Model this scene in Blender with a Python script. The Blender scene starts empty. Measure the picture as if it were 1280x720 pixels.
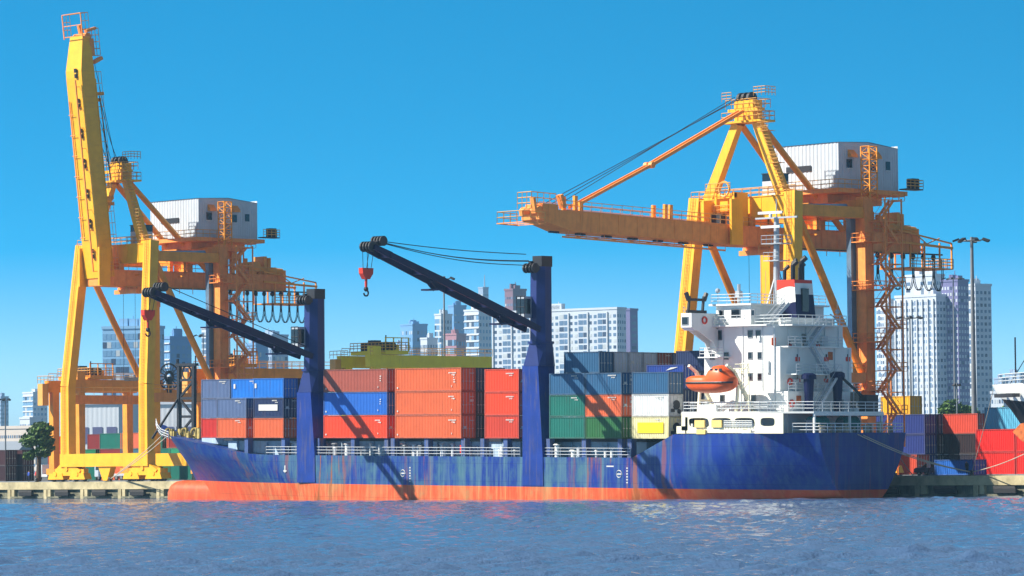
import bpy, math, random
from mathutils import Vector, Matrix
D = bpy.data; SC = bpy.context.scene; COL = SC.collection
R = math.radians; PI = math.pi
random.seed(7)
# ------------------------------------------------------------------ camera, sky, sun, exposure
# world: X runs along the quay towards the right, Y away from the river, Z up, water at z = 0
FPX = 5000.0; TH = R(46.4); PITCH = math.atan((583.6-360)/FPX); ROLL = 0.0100
CAM = Vector((351.4, -334.7, 4.0))
F0 = Vector((-math.sin(TH), math.cos(TH), 0)); R0 = Vector((math.cos(TH), math.sin(TH), 0)); U0 = Vector((0, 0, 1))
FW = F0*math.cos(PITCH)+U0*math.sin(PITCH); U1 = U0*math.cos(PITCH)-F0*math.sin(PITCH)
RT = R0*math.cos(ROLL)-U1*math.sin(ROLL); UP = U1*math.cos(ROLL)+R0*math.sin(ROLL)
cam_data = D.cameras.new('camera'); cam = D.objects.new('camera', cam_data); COL.objects.link(cam)
cam_data.sensor_width = 36; cam_data.lens = FPX/1280*36
cam_data.clip_start = 1; cam_data.clip_end = 60000
M = Matrix((RT, UP, -FW)).transposed().to_4x4(); M.translation = CAM
cam.matrix_world = M
SC.camera = cam

SUN_TRAVEL = Vector((0.80, 1.0, -1.05)).normalized()
sd = D.lights.new('sun', 'SUN'); sd.energy = 5.0; sd.angle = R(0.5); sd.color = (1.0, 0.93, 0.82)
so = D.objects.new('sun', sd); COL.objects.link(so)
so.rotation_euler = SUN_TRAVEL.to_track_quat('-Z', 'Y').to_euler(); so.location = (0, -100, 200)
wd = D.worlds.new('World'); SC.world = wd; wd.use_nodes = True
nt = wd.node_tree; nt.nodes.clear()
out = nt.nodes.new('ShaderNodeOutputWorld'); bg = nt.nodes.new('ShaderNodeBackground')
sky = nt.nodes.new('ShaderNodeTexSky'); sky.sky_type = 'NISHITA'; sky.sun_disc = False
sky.sun_elevation = math.asin(-SUN_TRAVEL.z)
sky.sun_rotation = math.atan2(-SUN_TRAVEL.x, -SUN_TRAVEL.y)
sky.air_density = 1.0; sky.dust_density = 0.3; sky.ozone_density = 5.0
tc = nt.nodes.new('ShaderNodeTexCoord'); mp = nt.nodes.new('ShaderNodeMapping'); mp.vector_type = 'POINT'
mp.inputs['Scale'].default_value = (1, 1, 6.0)
nt.links.new(tc.outputs['Generated'], mp.inputs['Vector'])
nrm = nt.nodes.new('ShaderNodeVectorMath'); nrm.operation = 'NORMALIZE'
nt.links.new(mp.outputs[0], nrm.inputs[0]); nt.links.new(nrm.outputs[0], sky.inputs[0])
hs = nt.nodes.new('ShaderNodeHueSaturation'); hs.inputs['Saturation'].default_value = 1.6; hs.inputs['Hue'].default_value = 0.476
nt.links.new(sky.outputs[0], hs.inputs['Color']); # the sky turns paler and more neutral above the deep blue band near the horizon
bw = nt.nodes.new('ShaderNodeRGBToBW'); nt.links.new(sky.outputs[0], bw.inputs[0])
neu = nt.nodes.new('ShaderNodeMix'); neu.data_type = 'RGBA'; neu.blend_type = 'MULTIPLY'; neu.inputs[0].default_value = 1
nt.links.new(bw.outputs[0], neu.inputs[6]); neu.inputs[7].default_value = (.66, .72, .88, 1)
sz = nt.nodes.new('ShaderNodeSeparateXYZ'); nt.links.new(tc.outputs['Generated'], sz.inputs[0])
ms = nt.nodes.new('ShaderNodeMapRange'); ms.inputs[1].default_value = .0; ms.inputs[2].default_value = .12; ms.inputs[3].default_value = .85; ms.inputs[4].default_value = 2.1
nt.links.new(sz.outputs[2], ms.inputs[0]); nt.links.new(ms.outputs[0], hs.inputs['Saturation'])
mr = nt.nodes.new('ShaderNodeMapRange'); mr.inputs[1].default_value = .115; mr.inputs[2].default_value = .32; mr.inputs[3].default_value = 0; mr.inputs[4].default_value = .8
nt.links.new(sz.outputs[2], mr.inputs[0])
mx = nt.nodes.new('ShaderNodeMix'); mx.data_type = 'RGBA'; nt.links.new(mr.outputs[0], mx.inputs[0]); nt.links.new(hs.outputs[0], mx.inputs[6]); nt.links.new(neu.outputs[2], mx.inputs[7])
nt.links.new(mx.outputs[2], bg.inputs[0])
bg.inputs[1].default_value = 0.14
nt.links.new(bg.outputs[0], out.inputs[0])
vs = SC.view_settings; vs.view_transform = 'Standard'; vs.look = 'None'; vs.exposure = 0.78; vs.gamma = 1.0
SC.render.engine = 'CYCLES'
cy = SC.cycles; cy.max_bounces = 6; cy.diffuse_bounces = 3; cy.glossy_bounces = 3; cy.transmission_bounces = 2; cy.volume_bounces = 0
cy.use_denoising = True

# ------------------------------------------------------------------ pixel rays (used to read real positions off real planes)
def ray(px, py): return FW*FPX + RT*(px-640) + UP*(360-py)
def onY(px, py, Y):
    d = ray(px, py); return CAM + d*((Y-CAM.y)/d.y)
def onX(px, py, X):
    d = ray(px, py); return CAM + d*((X-CAM.x)/d.x)
def onD(px, py, dist):
    return CAM + ray(px, py)/FPX*dist

# ------------------------------------------------------------------ materials
def lin(c):
    c = c/255.0
    return c/12.92 if c <= 0.04045 else ((c+0.055)/1.055)**2.4
def rgb(r, g, b, k=1.0): return (lin(r)*k, lin(g)*k, lin(b)*k, 1)
def N(nt, t, **kw):
    n = nt.nodes.new(t)
    for k, v in kw.items(): setattr(n, k, v)
    return n
def mixc(nt, fac, a, b, blend='MIX'):
    m = nt.nodes.new('ShaderNodeMix'); m.data_type = 'RGBA'; m.blend_type = blend
    for s, v in ((m.inputs[0], fac), (m.inputs[6], a), (m.inputs[7], b)):
        if hasattr(v, 'links'): nt.links.new(v, s)
        else: s.default_value = v
    return m.outputs[2]
def ramp(nt, src, lo, hi, c0=(0, 0, 0, 1), c1=(1, 1, 1, 1)):
    r = nt.nodes.new('ShaderNodeValToRGB'); e = r.color_ramp.elements
    e[0].position = lo; e[1].position = hi; e[0].color = c0; e[1].color = c1
    nt.links.new(src, r.inputs[0]); return r.outputs[0]
def noise(nt, scale, vec, mapscale=None, detail=4, rough=0.6, w=None):
    if mapscale is not None:
        m = nt.nodes.new('ShaderNodeMapping'); m.inputs['Scale'].default_value = mapscale
        nt.links.new(vec, m.inputs['Vector']); vec = m.outputs[0]
    n = nt.nodes.new('ShaderNodeTexNoise'); n.inputs['Scale'].default_value = scale
    n.inputs['Detail'].default_value = detail; n.inputs['Roughness'].default_value = rough
    if w is not None:
        n.noise_dimensions = '4D'; nt.links.new(w, n.inputs['W'])
    nt.links.new(vec, n.inputs['Vector']); return n.outputs[0]
def pmat(name, col, rough=0.5, metal=0.0, var=0.25, vscale=0.6, streak=0.0, streak_col=(0.10, 0.045, 0.02, 1), bump=0.0, objcol=False, stretch=(3, 3, 0.25), spec=0.5, slo=0.52, emit=0):
    m = D.materials.new(name); m.use_nodes = True; nt = m.node_tree
    b = nt.nodes['Principled BSDF']; tc = nt.nodes.new('ShaderNodeTexCoord'); vec = tc.outputs['Object']
    rnd = None
    if objcol:
        oi = nt.nodes.new('ShaderNodeObjectInfo'); base = oi.outputs['Color']
        mul = nt.nodes.new('ShaderNodeMath'); mul.operation = 'MULTIPLY'; mul.inputs[1].default_value = 50
        nt.links.new(oi.outputs['Random'], mul.inputs[0]); rnd = mul.outputs[0]
    else: base = col
    n1 = noise(nt, vscale, vec, detail=5, w=rnd)
    if objcol:
        dark = mixc(nt, 1.0, base, (1-var, 1-var, 1-var, 1), 'MULTIPLY'); lite = base
    else:
        dark = (col[0]*(1-var), col[1]*(1-var), col[2]*(1-var), 1)
        lite = (min(1, col[0]*(1+var*.4)+.01*var), min(1, col[1]*(1+var*.4)+.01*var), min(1, col[2]*(1+var*.4)+.01*var), 1)
    c = mixc(nt, ramp(nt, n1, 0.35, 0.65), dark, lite)
    if streak > 0:
        n2 = noise(nt, 1.0, vec, mapscale=stretch, detail=6, rough=0.65, w=rnd)
        f = ramp(nt, n2, slo, slo+0.2, (0, 0, 0, 1), (streak, streak, streak, 1))
        c = mixc(nt, f, c, streak_col)
    nt.links.new(c, b.inputs['Base Color'])
    b.inputs['Roughness'].default_value = rough; b.inputs['Metallic'].default_value = metal
    b.inputs['Specular IOR Level'].default_value = spec
    if bump > 0:
        bp = nt.nodes.new('ShaderNodeBump'); bp.inputs['Strength'].default_value = bump; bp.inputs['Distance'].default_value = 0.05
        nt.links.new(noise(nt, vscale*6, vec, detail=3), bp.inputs['Height']); nt.links.new(bp.outputs[0], b.inputs['Normal'])
    return m
RUST = rgb(120, 66, 34)
MT = dict(
    yel=pmat('crane_yellow_paint', rgb(255, 184, 26), .45, streak=.35, streak_col=rgb(190, 98, 20), var=.12, slo=.56),
    org=pmat('crane_orange_paint', rgb(244, 158, 40), .5, streak=.35, streak_col=rgb(150, 74, 24), var=.16, slo=.54),
    orgd=pmat('crane_rusty_shaded_orange', rgb(255, 156, 70), .55, streak=.4, streak_col=rgb(170, 90, 40), var=.14, vscale=1.2),  # crane yellow with its shaded-side brown put into the colour, plus rust streaks
    rail=pmat('handrail_paint', rgb(226, 170, 84), .5, var=.1),
    lite=pmat('light_rail_paint', rgb(215, 220, 222), .5, var=.1),
    house=pmat('house_cladding', rgb(196, 205, 214), .5, streak=.3, streak_col=rgb(150, 140, 125), var=.08, slo=.56),
    roof=pmat('house_roof', rgb(170, 176, 184), .5, var=.1),
    dark=pmat('dark_steel', rgb(34, 34, 40), .5, var=.2),
    black=pmat('black_rubber', rgb(22, 22, 24), .75, var=.2),
    grey=pmat('grey_steel', rgb(130, 136, 142), .5, var=.15, streak=.3),
    duct=pmat('cable_duct_zinc', rgb(120, 150, 176), .35, metal=.4, var=.15),
    win=pmat('window_glass', rgb(22, 28, 36), .12, var=.1),
    navy=pmat('deck_crane_blue_paint', rgb(0, 34, 106), .5, var=.15, streak=.16, streak_col=rgb(90, 100, 90), slo=.58),
    navyd=pmat('deck_crane_shade_navy_paint', rgb(6, 16, 66), .5, var=.15, spec=.25),  # crane blue with the boom's shade put in; funnel and ventilators share it
    wire=pmat('wire_rope', rgb(44, 40, 40), .6, var=.1),
    red=pmat('signal_red_paint', rgb(222, 54, 26), .45, var=.12),
    white=pmat('ship_white_paint', rgb(232, 234, 230), .4, var=.05, streak=.16, streak_col=rgb(196, 176, 140), slo=.55),
    cream=pmat('ship_cream_paint', rgb(236, 230, 200), .4, var=.05, streak=.3, streak_col=rgb(180, 140, 90), slo=.56),
    hatch=pmat('hatch_coaming_paint', rgb(170, 196, 214), .55, var=.2, streak=.4),
    post=pmat('lashing_post_paint', rgb(58, 84, 140), .5, var=.25, streak=.7, streak_col=rgb(110, 104, 96), slo=.46),
    boat=pmat('lifeboat_orange', rgb(244, 96, 24), .4, var=.12, vscale=2),
    rope=pmat('mooring_rope', rgb(186, 172, 150), .8, var=.2),
    grope=pmat('green_mooring_rope', rgb(34, 130, 124), .8, var=.35, vscale=6),
    box=pmat('container_paint', (1, 1, 1, 1), .5, var=.14, vscale=.5, objcol=True, streak=.35, streak_col=rgb(96, 60, 44), stretch=(2.2, 2.2, .35), slo=.56),
    boxf=pmat('container_frame_paint', (1, 1, 1, 1), .55, var=.3, vscale=1.5, objcol=True, streak=.5, streak_col=rgb(60, 50, 46), slo=.5),
    mark=pmat('white_marking', rgb(206, 206, 200), .6, var=.1),
    ymark=pmat('yellow_panel_paint', rgb(250, 214, 10), .5, var=.06),
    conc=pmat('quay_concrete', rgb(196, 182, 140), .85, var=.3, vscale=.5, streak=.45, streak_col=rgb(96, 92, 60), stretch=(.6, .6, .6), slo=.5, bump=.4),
    concd=pmat('dark_quay_concrete', rgb(128, 126, 104), .8, var=.45, vscale=.8, streak=.7, streak_col=rgb(50, 58, 40), stretch=(1, 1, .2), bump=.4, slo=.45),  # darker, more streaked concrete for the wall below the capping beam
    wheel=pmat('wheel_rim', rgb(150, 150, 150), .4, metal=.5, var=.1),
    skin=pmat('skin', rgb(168, 112, 84), .6, var=.05),
    anch=pmat('rusty_anchor', rgb(206, 104, 34), .7, var=.4, vscale=2),
    silver=pmat('mast_grey_paint', rgb(172, 180, 188), .4, var=.08),
)
# ------------------------------------------------------------------ object helpers
class MB:
    def __init__(s): s.v = []; s.f = []; s.m = []; s.mi = 0
    def add(s, vs, fs):
        o = len(s.v); s.v += [tuple(v) for v in vs]
        for f in fs: s.f.append(tuple(i+o for i in f)); s.m.append(s.mi)
        return s
    def box(s, x0, x1, y0, y1, z0, z1):
        return s.add([(x0, y0, z0), (x1, y0, z0), (x1, y1, z0), (x0, y1, z0), (x0, y0, z1), (x1, y0, z1), (x1, y1, z1), (x0, y1, z1)],
                     [(0, 3, 2, 1), (4, 5, 6, 7), (0, 1, 5, 4), (1, 2, 6, 5), (2, 3, 7, 6), (3, 0, 4, 7)])
    def beam(s, p, q, w, h, w2=None, h2=None, up=None):
        p = Vector(p); q = Vector(q); d = (q-p).normalized()
        u = Vector(up) if up else (Vector((0, 0, 1)) if abs(d.z) < .9 else Vector((0, 1, 0)))
        a = d.cross(u).normalized(); b = a.cross(d).normalized()
        w2 = w if w2 is None else w2; h2 = h if h2 is None else h2
        vs = []
        for c, ww, hh in ((p, w, h), (q, w2, h2)):
            for sa, sb in ((-1, -1), (1, -1), (1, 1), (-1, 1)): vs.append(c+a*sa*ww/2+b*sb*hh/2)
        return s.add(vs, [(0, 3, 2, 1), (4, 5, 6, 7), (0, 1, 5, 4), (1, 2, 6, 5), (2, 3, 7, 6), (3, 0, 4, 7)])
    def tube(s, p, q, r, n=8, r2=None, caps=True):
        p = Vector(p); q = Vector(q); d = (q-p)
        if d.length < 1e-6: return s
        d.normalize(); u = Vector((0, 0, 1)) if abs(d.z) < .9 else Vector((1, 0, 0))
        a = d.cross(u).normalized(); b = a.cross(d).normalized(); r2 = r if r2 is None else r2
        vs = []
        for c, rr in ((p, r), (q, r2)):
            for i in range(n):
                t = 2*PI*i/n; vs.append(c+a*math.cos(t)*rr+b*math.sin(t)*rr)
        fs = [(i, (i+1) % n, n+(i+1) % n, n+i) for i in range(n)]
        if caps: fs += [tuple(range(n-1, -1, -1)), tuple(range(n, 2*n))]
        return s.add(vs, fs)
    def path(s, pts, r, n=5):
        for a, b in zip(pts, pts[1:]): s.tube(a, b, r, n)
        return s
    def poly(s, pts, off):
        n = len(pts); off = Vector(off); a = [Vector(p) for p in pts]
        return s.add(a+[p+off for p in a], [tuple(range(n-1, -1, -1)), tuple(range(n, 2*n))]+[(i, (i+1) % n, n+(i+1) % n, n+i) for i in range(n)])
    def sphere(s, c, rx, ry, rz, n=12, m=8):
        vs = []; fs = []
        for j in range(m+1):
            ph = PI*j/m
            for i in range(n):
                t = 2*PI*i/n
                vs.append((c[0]+rx*math.sin(ph)*math.cos(t), c[1]+ry*math.sin(ph)*math.sin(t), c[2]+rz*math.cos(ph)))
        for j in range(m):
            for i in range(n): fs.append((j*n+i, (j+1)*n+i, (j+1)*n+(i+1) % n, j*n+(i+1) % n))
        return s.add(vs, fs)
    def torus(s, c, Rr, r, axis='y', n=20, m=6):
        vs = []; fs = []
        for i in range(n):
            t = 2*PI*i/n
            for j in range(m):
                u = 2*PI*j/m; a = (Rr+r*math.cos(u))*math.cos(t); b = (Rr+r*math.cos(u))*math.sin(t); k = r*math.sin(u)
                vs.append({'y': (c[0]+a, c[1]+k, c[2]+b), 'x': (c[0]+k, c[1]+a, c[2]+b), 'z': (c[0]+a, c[1]+b, c[2]+k)}[axis])
        for i in range(n):
            for j in range(m): fs.append((i*m+j, ((i+1) % n)*m+j, ((i+1) % n)*m+(j+1) % m, i*m+(j+1) % m))
        return s.add(vs, fs)
    def rail(s, pts, h=1.1, sp=1.6, r=.045, bars=2):
        pts = [Vector(p) for p in pts]
        for a, b in zip(pts, pts[1:]):
            L = (b-a).length; n = max(1, round(L/sp))
            for i in range(n+1):
                p = a+(b-a)*i/n; s.tube(p, p+Vector((0, 0, h)), r, 4, caps=False)
            for k in range(bars):
                z = Vector((0, 0, h*(k+1)/bars)); s.tube(a+z, b+z, r, 4, caps=False)
        return s
    def stair(s, p, q, w=.8, wd='y', steps=9):
        # flight from p to q, width direction wd
        p = Vector(p); q = Vector(q); off = Vector((0, w, 0)) if wd == 'y' else Vector((w, 0, 0))
        for o in (Vector(), off): s.beam(p+o, q+o, .1, .34)
        for i in range(steps):
            c = p+(q-p)*(i+.5)/steps; s.beam(c, c+off, .28, .05)
        for o in (Vector(), off):
            s.tube(p+o+Vector((0, 0, 1)), q+o+Vector((0, 0, 1)), .035, 4)
        return s
    def mesh(s, name, mats, smooth=False):
        me = D.meshes.new(name); me.from_pydata(s.v, [], s.f); me.validate()
        for m in (mats if isinstance(mats, (list, tuple)) else [mats]): me.materials.append(m)
        if len(me.polygons) == len(s.m): me.polygons.foreach_set('material_index', s.m)
        if smooth: me.polygons.foreach_set('use_smooth', [True]*len(me.polygons))
        me.update(); return me
    def build(s, name, mats, parent=None, smooth=False, label=None):
        if isinstance(mats, str): mats = MT[mats]
        elif isinstance(mats, (list, tuple)): mats = [MT[m] if isinstance(m, str) else m for m in mats]
        o = D.objects.new(name, s.mesh(name, mats, smooth)); COL.objects.link(o)
        if parent: o.parent = parent
        if label: o['label'] = label
        return o
def thing(name, label, cat, loc=(0, 0, 0), rz=0, group=None):
    o = D.objects.new(name, None); COL.objects.link(o); o.empty_display_size = .5
    o.location = loc; o.rotation_euler = (0, 0, rz); o['label'] = label; o['category'] = cat
    if group: o['group'] = group
    return o
def tag(o, label, cat, group=None):
    o['label'] = label; o['category'] = cat
    if group: o['group'] = group
    return o
def struct(o, kind='structure'): o['kind'] = kind; return o
def inst(src, parent, loc=(0, 0, 0), name=None):
    c = src.copy(); COL.objects.link(c); c.parent = parent; c.location = loc
    if name: c.name = name
    return c
def dup(root, loc=None, rz=None, label=None):
    r = root.copy(); COL.objects.link(r)
    if loc is not None: r.location = loc
    if rz is not None: r.rotation_euler = (0, 0, rz)
    if label: r['label'] = label
    for ch in root.children:
        c = ch.copy(); COL.objects.link(c); c.parent = r
        for g in ch.children:
            d = g.copy(); COL.objects.link(d); d.parent = c
    return r
# ------------------------------------------------------------------ the setting: water, land, quay
def water_mat():
    m = D.materials.new('river_water'); m.use_nodes = True; nt = m.node_tree; b = nt.nodes['Principled BSDF']
    b.inputs['Base Color'].default_value = rgb(74, 102, 138); b.inputs['Roughness'].default_value = .06; b.inputs['IOR'].default_value = 1.33
    tc = nt.nodes.new('ShaderNodeTexCoord'); mp = nt.nodes.new('ShaderNodeMapping'); mp.inputs['Rotation'].default_value = (0, 0, -TH)
    nt.links.new(tc.outputs['Object'], mp.inputs[0])
    n1 = noise(nt, 1.9, mp.outputs[0], mapscale=(.6, 1.3, 1), detail=5, rough=.6)
    n2 = noise(nt, 4.0, mp.outputs[0], mapscale=(1, 1, 1), detail=3, rough=.6)
    n3 = noise(nt, .03, mp.outputs[0], mapscale=(.3, 1.6, 1), detail=3)
    ad = nt.nodes.new('ShaderNodeMath'); ad.operation = 'MULTIPLY_ADD'; ad.inputs[1].default_value = .55
    nt.links.new(n2, ad.inputs[0]); nt.links.new(n1, ad.inputs[2])
    bp = nt.nodes.new('ShaderNodeBump'); bp.inputs['Distance'].default_value = .16
    st = nt.nodes.new('ShaderNodeMapRange'); st.inputs[1].default_value = .35; st.inputs[2].default_value = .65; st.inputs[3].default_value = .45; st.inputs[4].default_value = 1.0
    nt.links.new(n3, st.inputs[0]); nt.links.new(st.outputs[0], bp.inputs['Strength'])
    nt.links.new(ad.outputs[0], bp.inputs['Height']); nt.links.new(bp.outputs[0], b.inputs['Normal'])
    return m
QY = 23.5; QZ = 2.45
import numpy as np
def water_mesh():
    rng = np.random.default_rng(4)
    d = [118.0]
    while d[-1] < 520: d.append(d[-1]+max(.26, (d[-1]/150)**1.7*.26))
    d = np.array(d); l = np.arange(-78, 78.01, .3)
    Lg, Dg = np.meshgrid(l, d); z = np.zeros_like(Lg)
    for i in range(90):
        lam = .8*(9.0/.8)**(rng.random()**1.5); k = 2*np.pi/lam; a = rng.normal(0, .5)-.15
        amp = .0082*lam**.3; ph = rng.random()*6.28
        z += amp*np.sin(k*(Lg*np.sin(a)+Dg*np.cos(a))+ph+1.2*np.sin(.05*Lg+.03*Dg+ph))
    patch = .75+.35*np.sin(.045*Lg+.02*Dg+1)*np.sin(.03*Dg-.02*Lg)
    z *= patch; z = np.where(z > 0, z*1.15+z*z*1.2, z*.9)
    e = np.minimum.reduce([np.clip((Lg+78)/5, 0, 1), np.clip((78-Lg)/5, 0, 1), np.clip((Dg-118)/6, 0, 1), np.clip((520-Dg)/30, 0, 1)])
    z *= e
    X = CAM.x+F0.x*Dg+R0.x*Lg; Y = CAM.y+F0.y*Dg+R0.y*Lg
    n, m = Lg.shape; co = np.stack([X, Y, z], -1).reshape(-1, 3)
    i = np.arange(n-1)[:, None]*m+np.arange(m-1)[None, :]
    q = np.stack([i, i+1, i+m+1, i+m], -1).reshape(-1, 4)
    l0, l1, d0, d1 = -78, l[-1], 118.0, d[-1]
    def P(L_, D_): return (CAM.x+F0.x*D_+R0.x*L_, CAM.y+F0.y*D_+R0.y*L_, 0.0)
    Bg = 5500; o = n*m
    ex = [P(-Bg, -Bg/2), P(Bg, -Bg/2), P(Bg, Bg), P(-Bg, Bg), P(l0, d0), P(l1, d0), P(l1, d1), P(l0, d1)]
    eq = [(0, 1, 5, 4), (1, 2, 6, 5), (2, 3, 7, 6), (3, 0, 4, 7)]
    co = np.vstack([co, np.array(ex)]); q = np.vstack([q, np.array(eq)+o])
    me = D.meshes.new('water'); me.vertices.add(len(co)); me.vertices.foreach_set('co', co.astype(np.float32).ravel())
    me.loops.add(q.size); me.loops.foreach_set('vertex_index', q.astype(np.int32).ravel()); me.polygons.add(len(q))
    me.polygons.foreach_set('loop_start', np.arange(0, q.size, 4, dtype=np.int32)); me.polygons.foreach_set('loop_total', np.full(len(q), 4, dtype=np.int32))
    me.polygons.foreach_set('use_smooth', np.ones(len(q), dtype=bool)); me.update(calc_edges=True); me.validate(); return me
wm = water_mesh(); wm.materials.append(water_mat()); wo = D.objects.new('water', wm); COL.objects.link(wo); struct(wo)
b = MB(); b.add([(-9000, QY+1.2, QZ-.004), (5000, QY+1.2, QZ-.004), (5000, 9000, QZ-.004), (-9000, 9000, QZ-.004)], [(0, 1, 2, 3)])
struct(b.build('ground', pmat('yard_asphalt', rgb(96, 96, 94), .9, var=.3, vscale=.1)))
b = MB()
b.box(-900, 600, QY, QY+1.2, 1.35, QZ)                       # capping beam
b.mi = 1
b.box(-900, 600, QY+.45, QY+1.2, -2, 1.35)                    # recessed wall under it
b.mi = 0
for i in range(60):
    x = -330+i*8.9
    b.box(x-.35, x+.35, QY-.02, QY+.5, -1, 1.33)
    b.box(x-.35+.9, x+.35+.9, QY+.02, QY+.5, -1, 1.33)
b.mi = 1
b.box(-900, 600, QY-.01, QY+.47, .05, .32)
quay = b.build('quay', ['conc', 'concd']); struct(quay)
# rubber fenders hung on the quay face
fb = MB(); fb.poly([(-1.7, -.05, 1.25), (-1.7, -.45, 1.25), (-1.3, -.75, .95), (-1.3, -.75, .45), (-1.5, -.05, .35)], (3.2, 0, 0))
fsrc = None
names = ['first', 'second', 'third', 'fourth', 'fifth', 'sixth', 'seventh', 'eighth', 'ninth', 'tenth', 'eleventh', 'twelfth', 'thirteenth', 'fourteenth']
k = 0
for i in range(60):
    x = -330+i*8.9+4.6
    a = (Vector((x, QY, 1))-CAM); px = 640+FPX*a.dot(RT)/a.dot(FW)
    if not (-60 < px < 225 or 1110 < px < 1340): continue
    lab = '%s black rubber fender on the quay face, counted from the %s' % (names[k % 14], 'left, left of the bow')if px < 300 else '%s black rubber fender on the quay face right of the stern' % names[k % 14]
    if fsrc is None: o = fb.build('dock_fender', 'black'); fsrc = o
    else: o = fsrc.copy(); COL.objects.link(o)
    o.location = (x, QY, 0); tag(o, lab, 'fender', 'fenders along the quay'); k += 1
    if px < 300 and 300 < px+60: k = 0
# bollards
def bollard(x, label):
    b = MB(); b.tube((0, 0, 0), (0, 0, .45), .28, 12, .2); b.tube((0, 0, .45), (0, 0, .62), .36, 12, .3); b.tube((0, 0, 0), (0, 0, .05), .45, 12)
    o = b.build('bollard', 'dark'); o.location = (x, QY+.6, QZ); return tag(o, label, 'bollard', 'bollards on the quay edge')
PB1 = onY(138, 604, QY+.6); PB2 = onY(1215, 597, QY+.6)
bollard(PB1.x, 'dark bollard on the quay under the left gantry crane holding the bow lines')
bollard(PB2.x, 'dark bollard on the quay at right holding the stern lines')
bollard(onY(46, 604, QY+.6).x, 'dark bollard on the empty quay at far left')
# dockside crane rails
for yy, nm in ((26.0, 'crane_rail'), (41.0, 'crane_rail')):
    o = MB().box(-400, 200, yy-.06, yy+.06, QZ, QZ+.08).build(nm, 'grey'); struct(o)

# ------------------------------------------------------------------ shipping containers
BOXM = {}
def corr(b, x0, x1, y, z0, z1, out, per=.28, dep=.045):
    n = int((x1-x0)/per); per = (x1-x0)/n; pts = []
    for i in range(n):
        a = x0+i*per
        pts += [(a, y), (a+per*.3, y), (a+per*.5, y-out*dep), (a+per*.8, y-out*dep)]
    pts.append((x1, y)); o = []
    vs = [(px_, py_, z0) for px_, py_ in pts]+[(px_, py_, z1) for px_, py_ in pts]; m = len(pts)
    fs = [(i, i+1, m+i+1, m+i) if out < 0 else (i+1, i, m+i, m+i+1) for i in range(m-1)]
    b.add(vs, fs)
def box_meshes(L, H):
    k = (L, H)
    if k in BOXM: return BOXM[k]
    W = 2.438; p = .16
    b = MB()
    corr(b, p, L-p, .04, .16, H-.12, -1); corr(b, p, L-p, W-.04, .16, H-.12, 1)
    b.add([(p, .04, H-.03), (L-p, .04, H-.03), (L-p, W-.04, H-.03), (p, W-.04, H-.03)], [(0, 1, 2, 3)])
    b.add([(p, .04, .14), (L-p, .04, .14), (L-p, W-.04, .14), (p, W-.04, .14)], [(3, 2, 1, 0)])
    b.add([(.06, p, .16), (.06, W-p, .16), (.06, W-p, H-.12), (.06, p, H-.12)], [(0, 1, 2, 3)])
    body = b.mesh('container_body', MT['box'])
    f = MB()
    for x in (0, L-p):
        for y in (0, W-p): f.box(x, x+p, y, y+p, 0, H)
    for y in (0, W-.1):
        f.box(p, L-p, y+.005, y+.095, 0.01, .16); f.box(p, L-p, y+.005, y+.095, H-.12, H-.01)
    for x in (.005, L-.105):
        f.box(x, x+.1, p, W-p, .01, .16); f.box(x, x+.1, p, W-p, H-.12, H-.01)
    frame = f.mesh('container_frame', MT['boxf'])
    d = MB()
    x = L-.1
    d.box(x-.03, x+.02, .01, (W-2*p)/2-.01, 0, H-.30)
    for yy in (.25, .75): d.mi = 1; d.tube((x+.06, yy, -.02), (x+.06, yy, H-.3), .03, 5); d.box(x+.03, x+.1, yy-.12, yy+.12, 1.0, 1.1)
    door = d.mesh('container_door', [MT['box'], MT['mark']])
    BOXM[k] = (body, frame, door); return BOXM[k]
def container(L, H, col, loc, label, ship=False, fcol=None, doors=True, group='containers', rz=0):
    body, frame, door = box_meshes(L, H)
    t = thing('shipping_container', label, 'container', loc, rz, group)
    if ship: t.matrix_basis = SHIPM @ Matrix.Translation(Vector(loc))
    o = D.objects.new('body', body); COL.objects.link(o); o.parent = t; o.color = col
    fc = fcol or (col[0]*.7+.02, col[1]*.7+.02, col[2]*.7+.02, 1)
    fr = D.objects.new('frame', frame); COL.objects.link(fr); fr.parent = t; fr.color = fc
    if doors:
        for y in (.16, 1.225):
            d = D.objects.new('door', door); COL.objects.link(d); d.parent = t; d.location = (0, y, .16); d.color = col
    return t
# ------------------------------------------------------------------ the container ship (local frame: trimmed by the stern)
TRIM = 0.0134
SHIPM = Matrix.Rotation(TRIM, 4, 'Y')
ship = thing('container_ship', 'long blue container ship with orange-red lower hull and two deck cranes', 'container ship')
ship.matrix_basis = SHIPM
def loc(p): return SHIPM.inverted() @ Vector(p)
CY_ = 10.3; BH = 10.3
def itp(x, tab):
    if x <= tab[0][0]: return tab[0][1]
    for (a, fa), (c, fc) in zip(tab, tab[1:]):
        if x <= c: return fa+(fc-fa)*(x-a)/(c-a)
    return tab[-1][1]
STEM = [(-2, -74.5), (1.6, -73.7), (4.4, -75.9), (6.45, -77.6), (7.95, -78.9), (9.3, -81.7)]
ZTOP = [(-81.7, 9.35), (-80, 8.6), (-78, 8.1), (-72, 7.45), (-65, 6.9), (-58, 6.2), (-53, 5.6), (-48, 5.25), (20, 5.2), (26.8, 7.95), (47, 8.15)]
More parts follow.
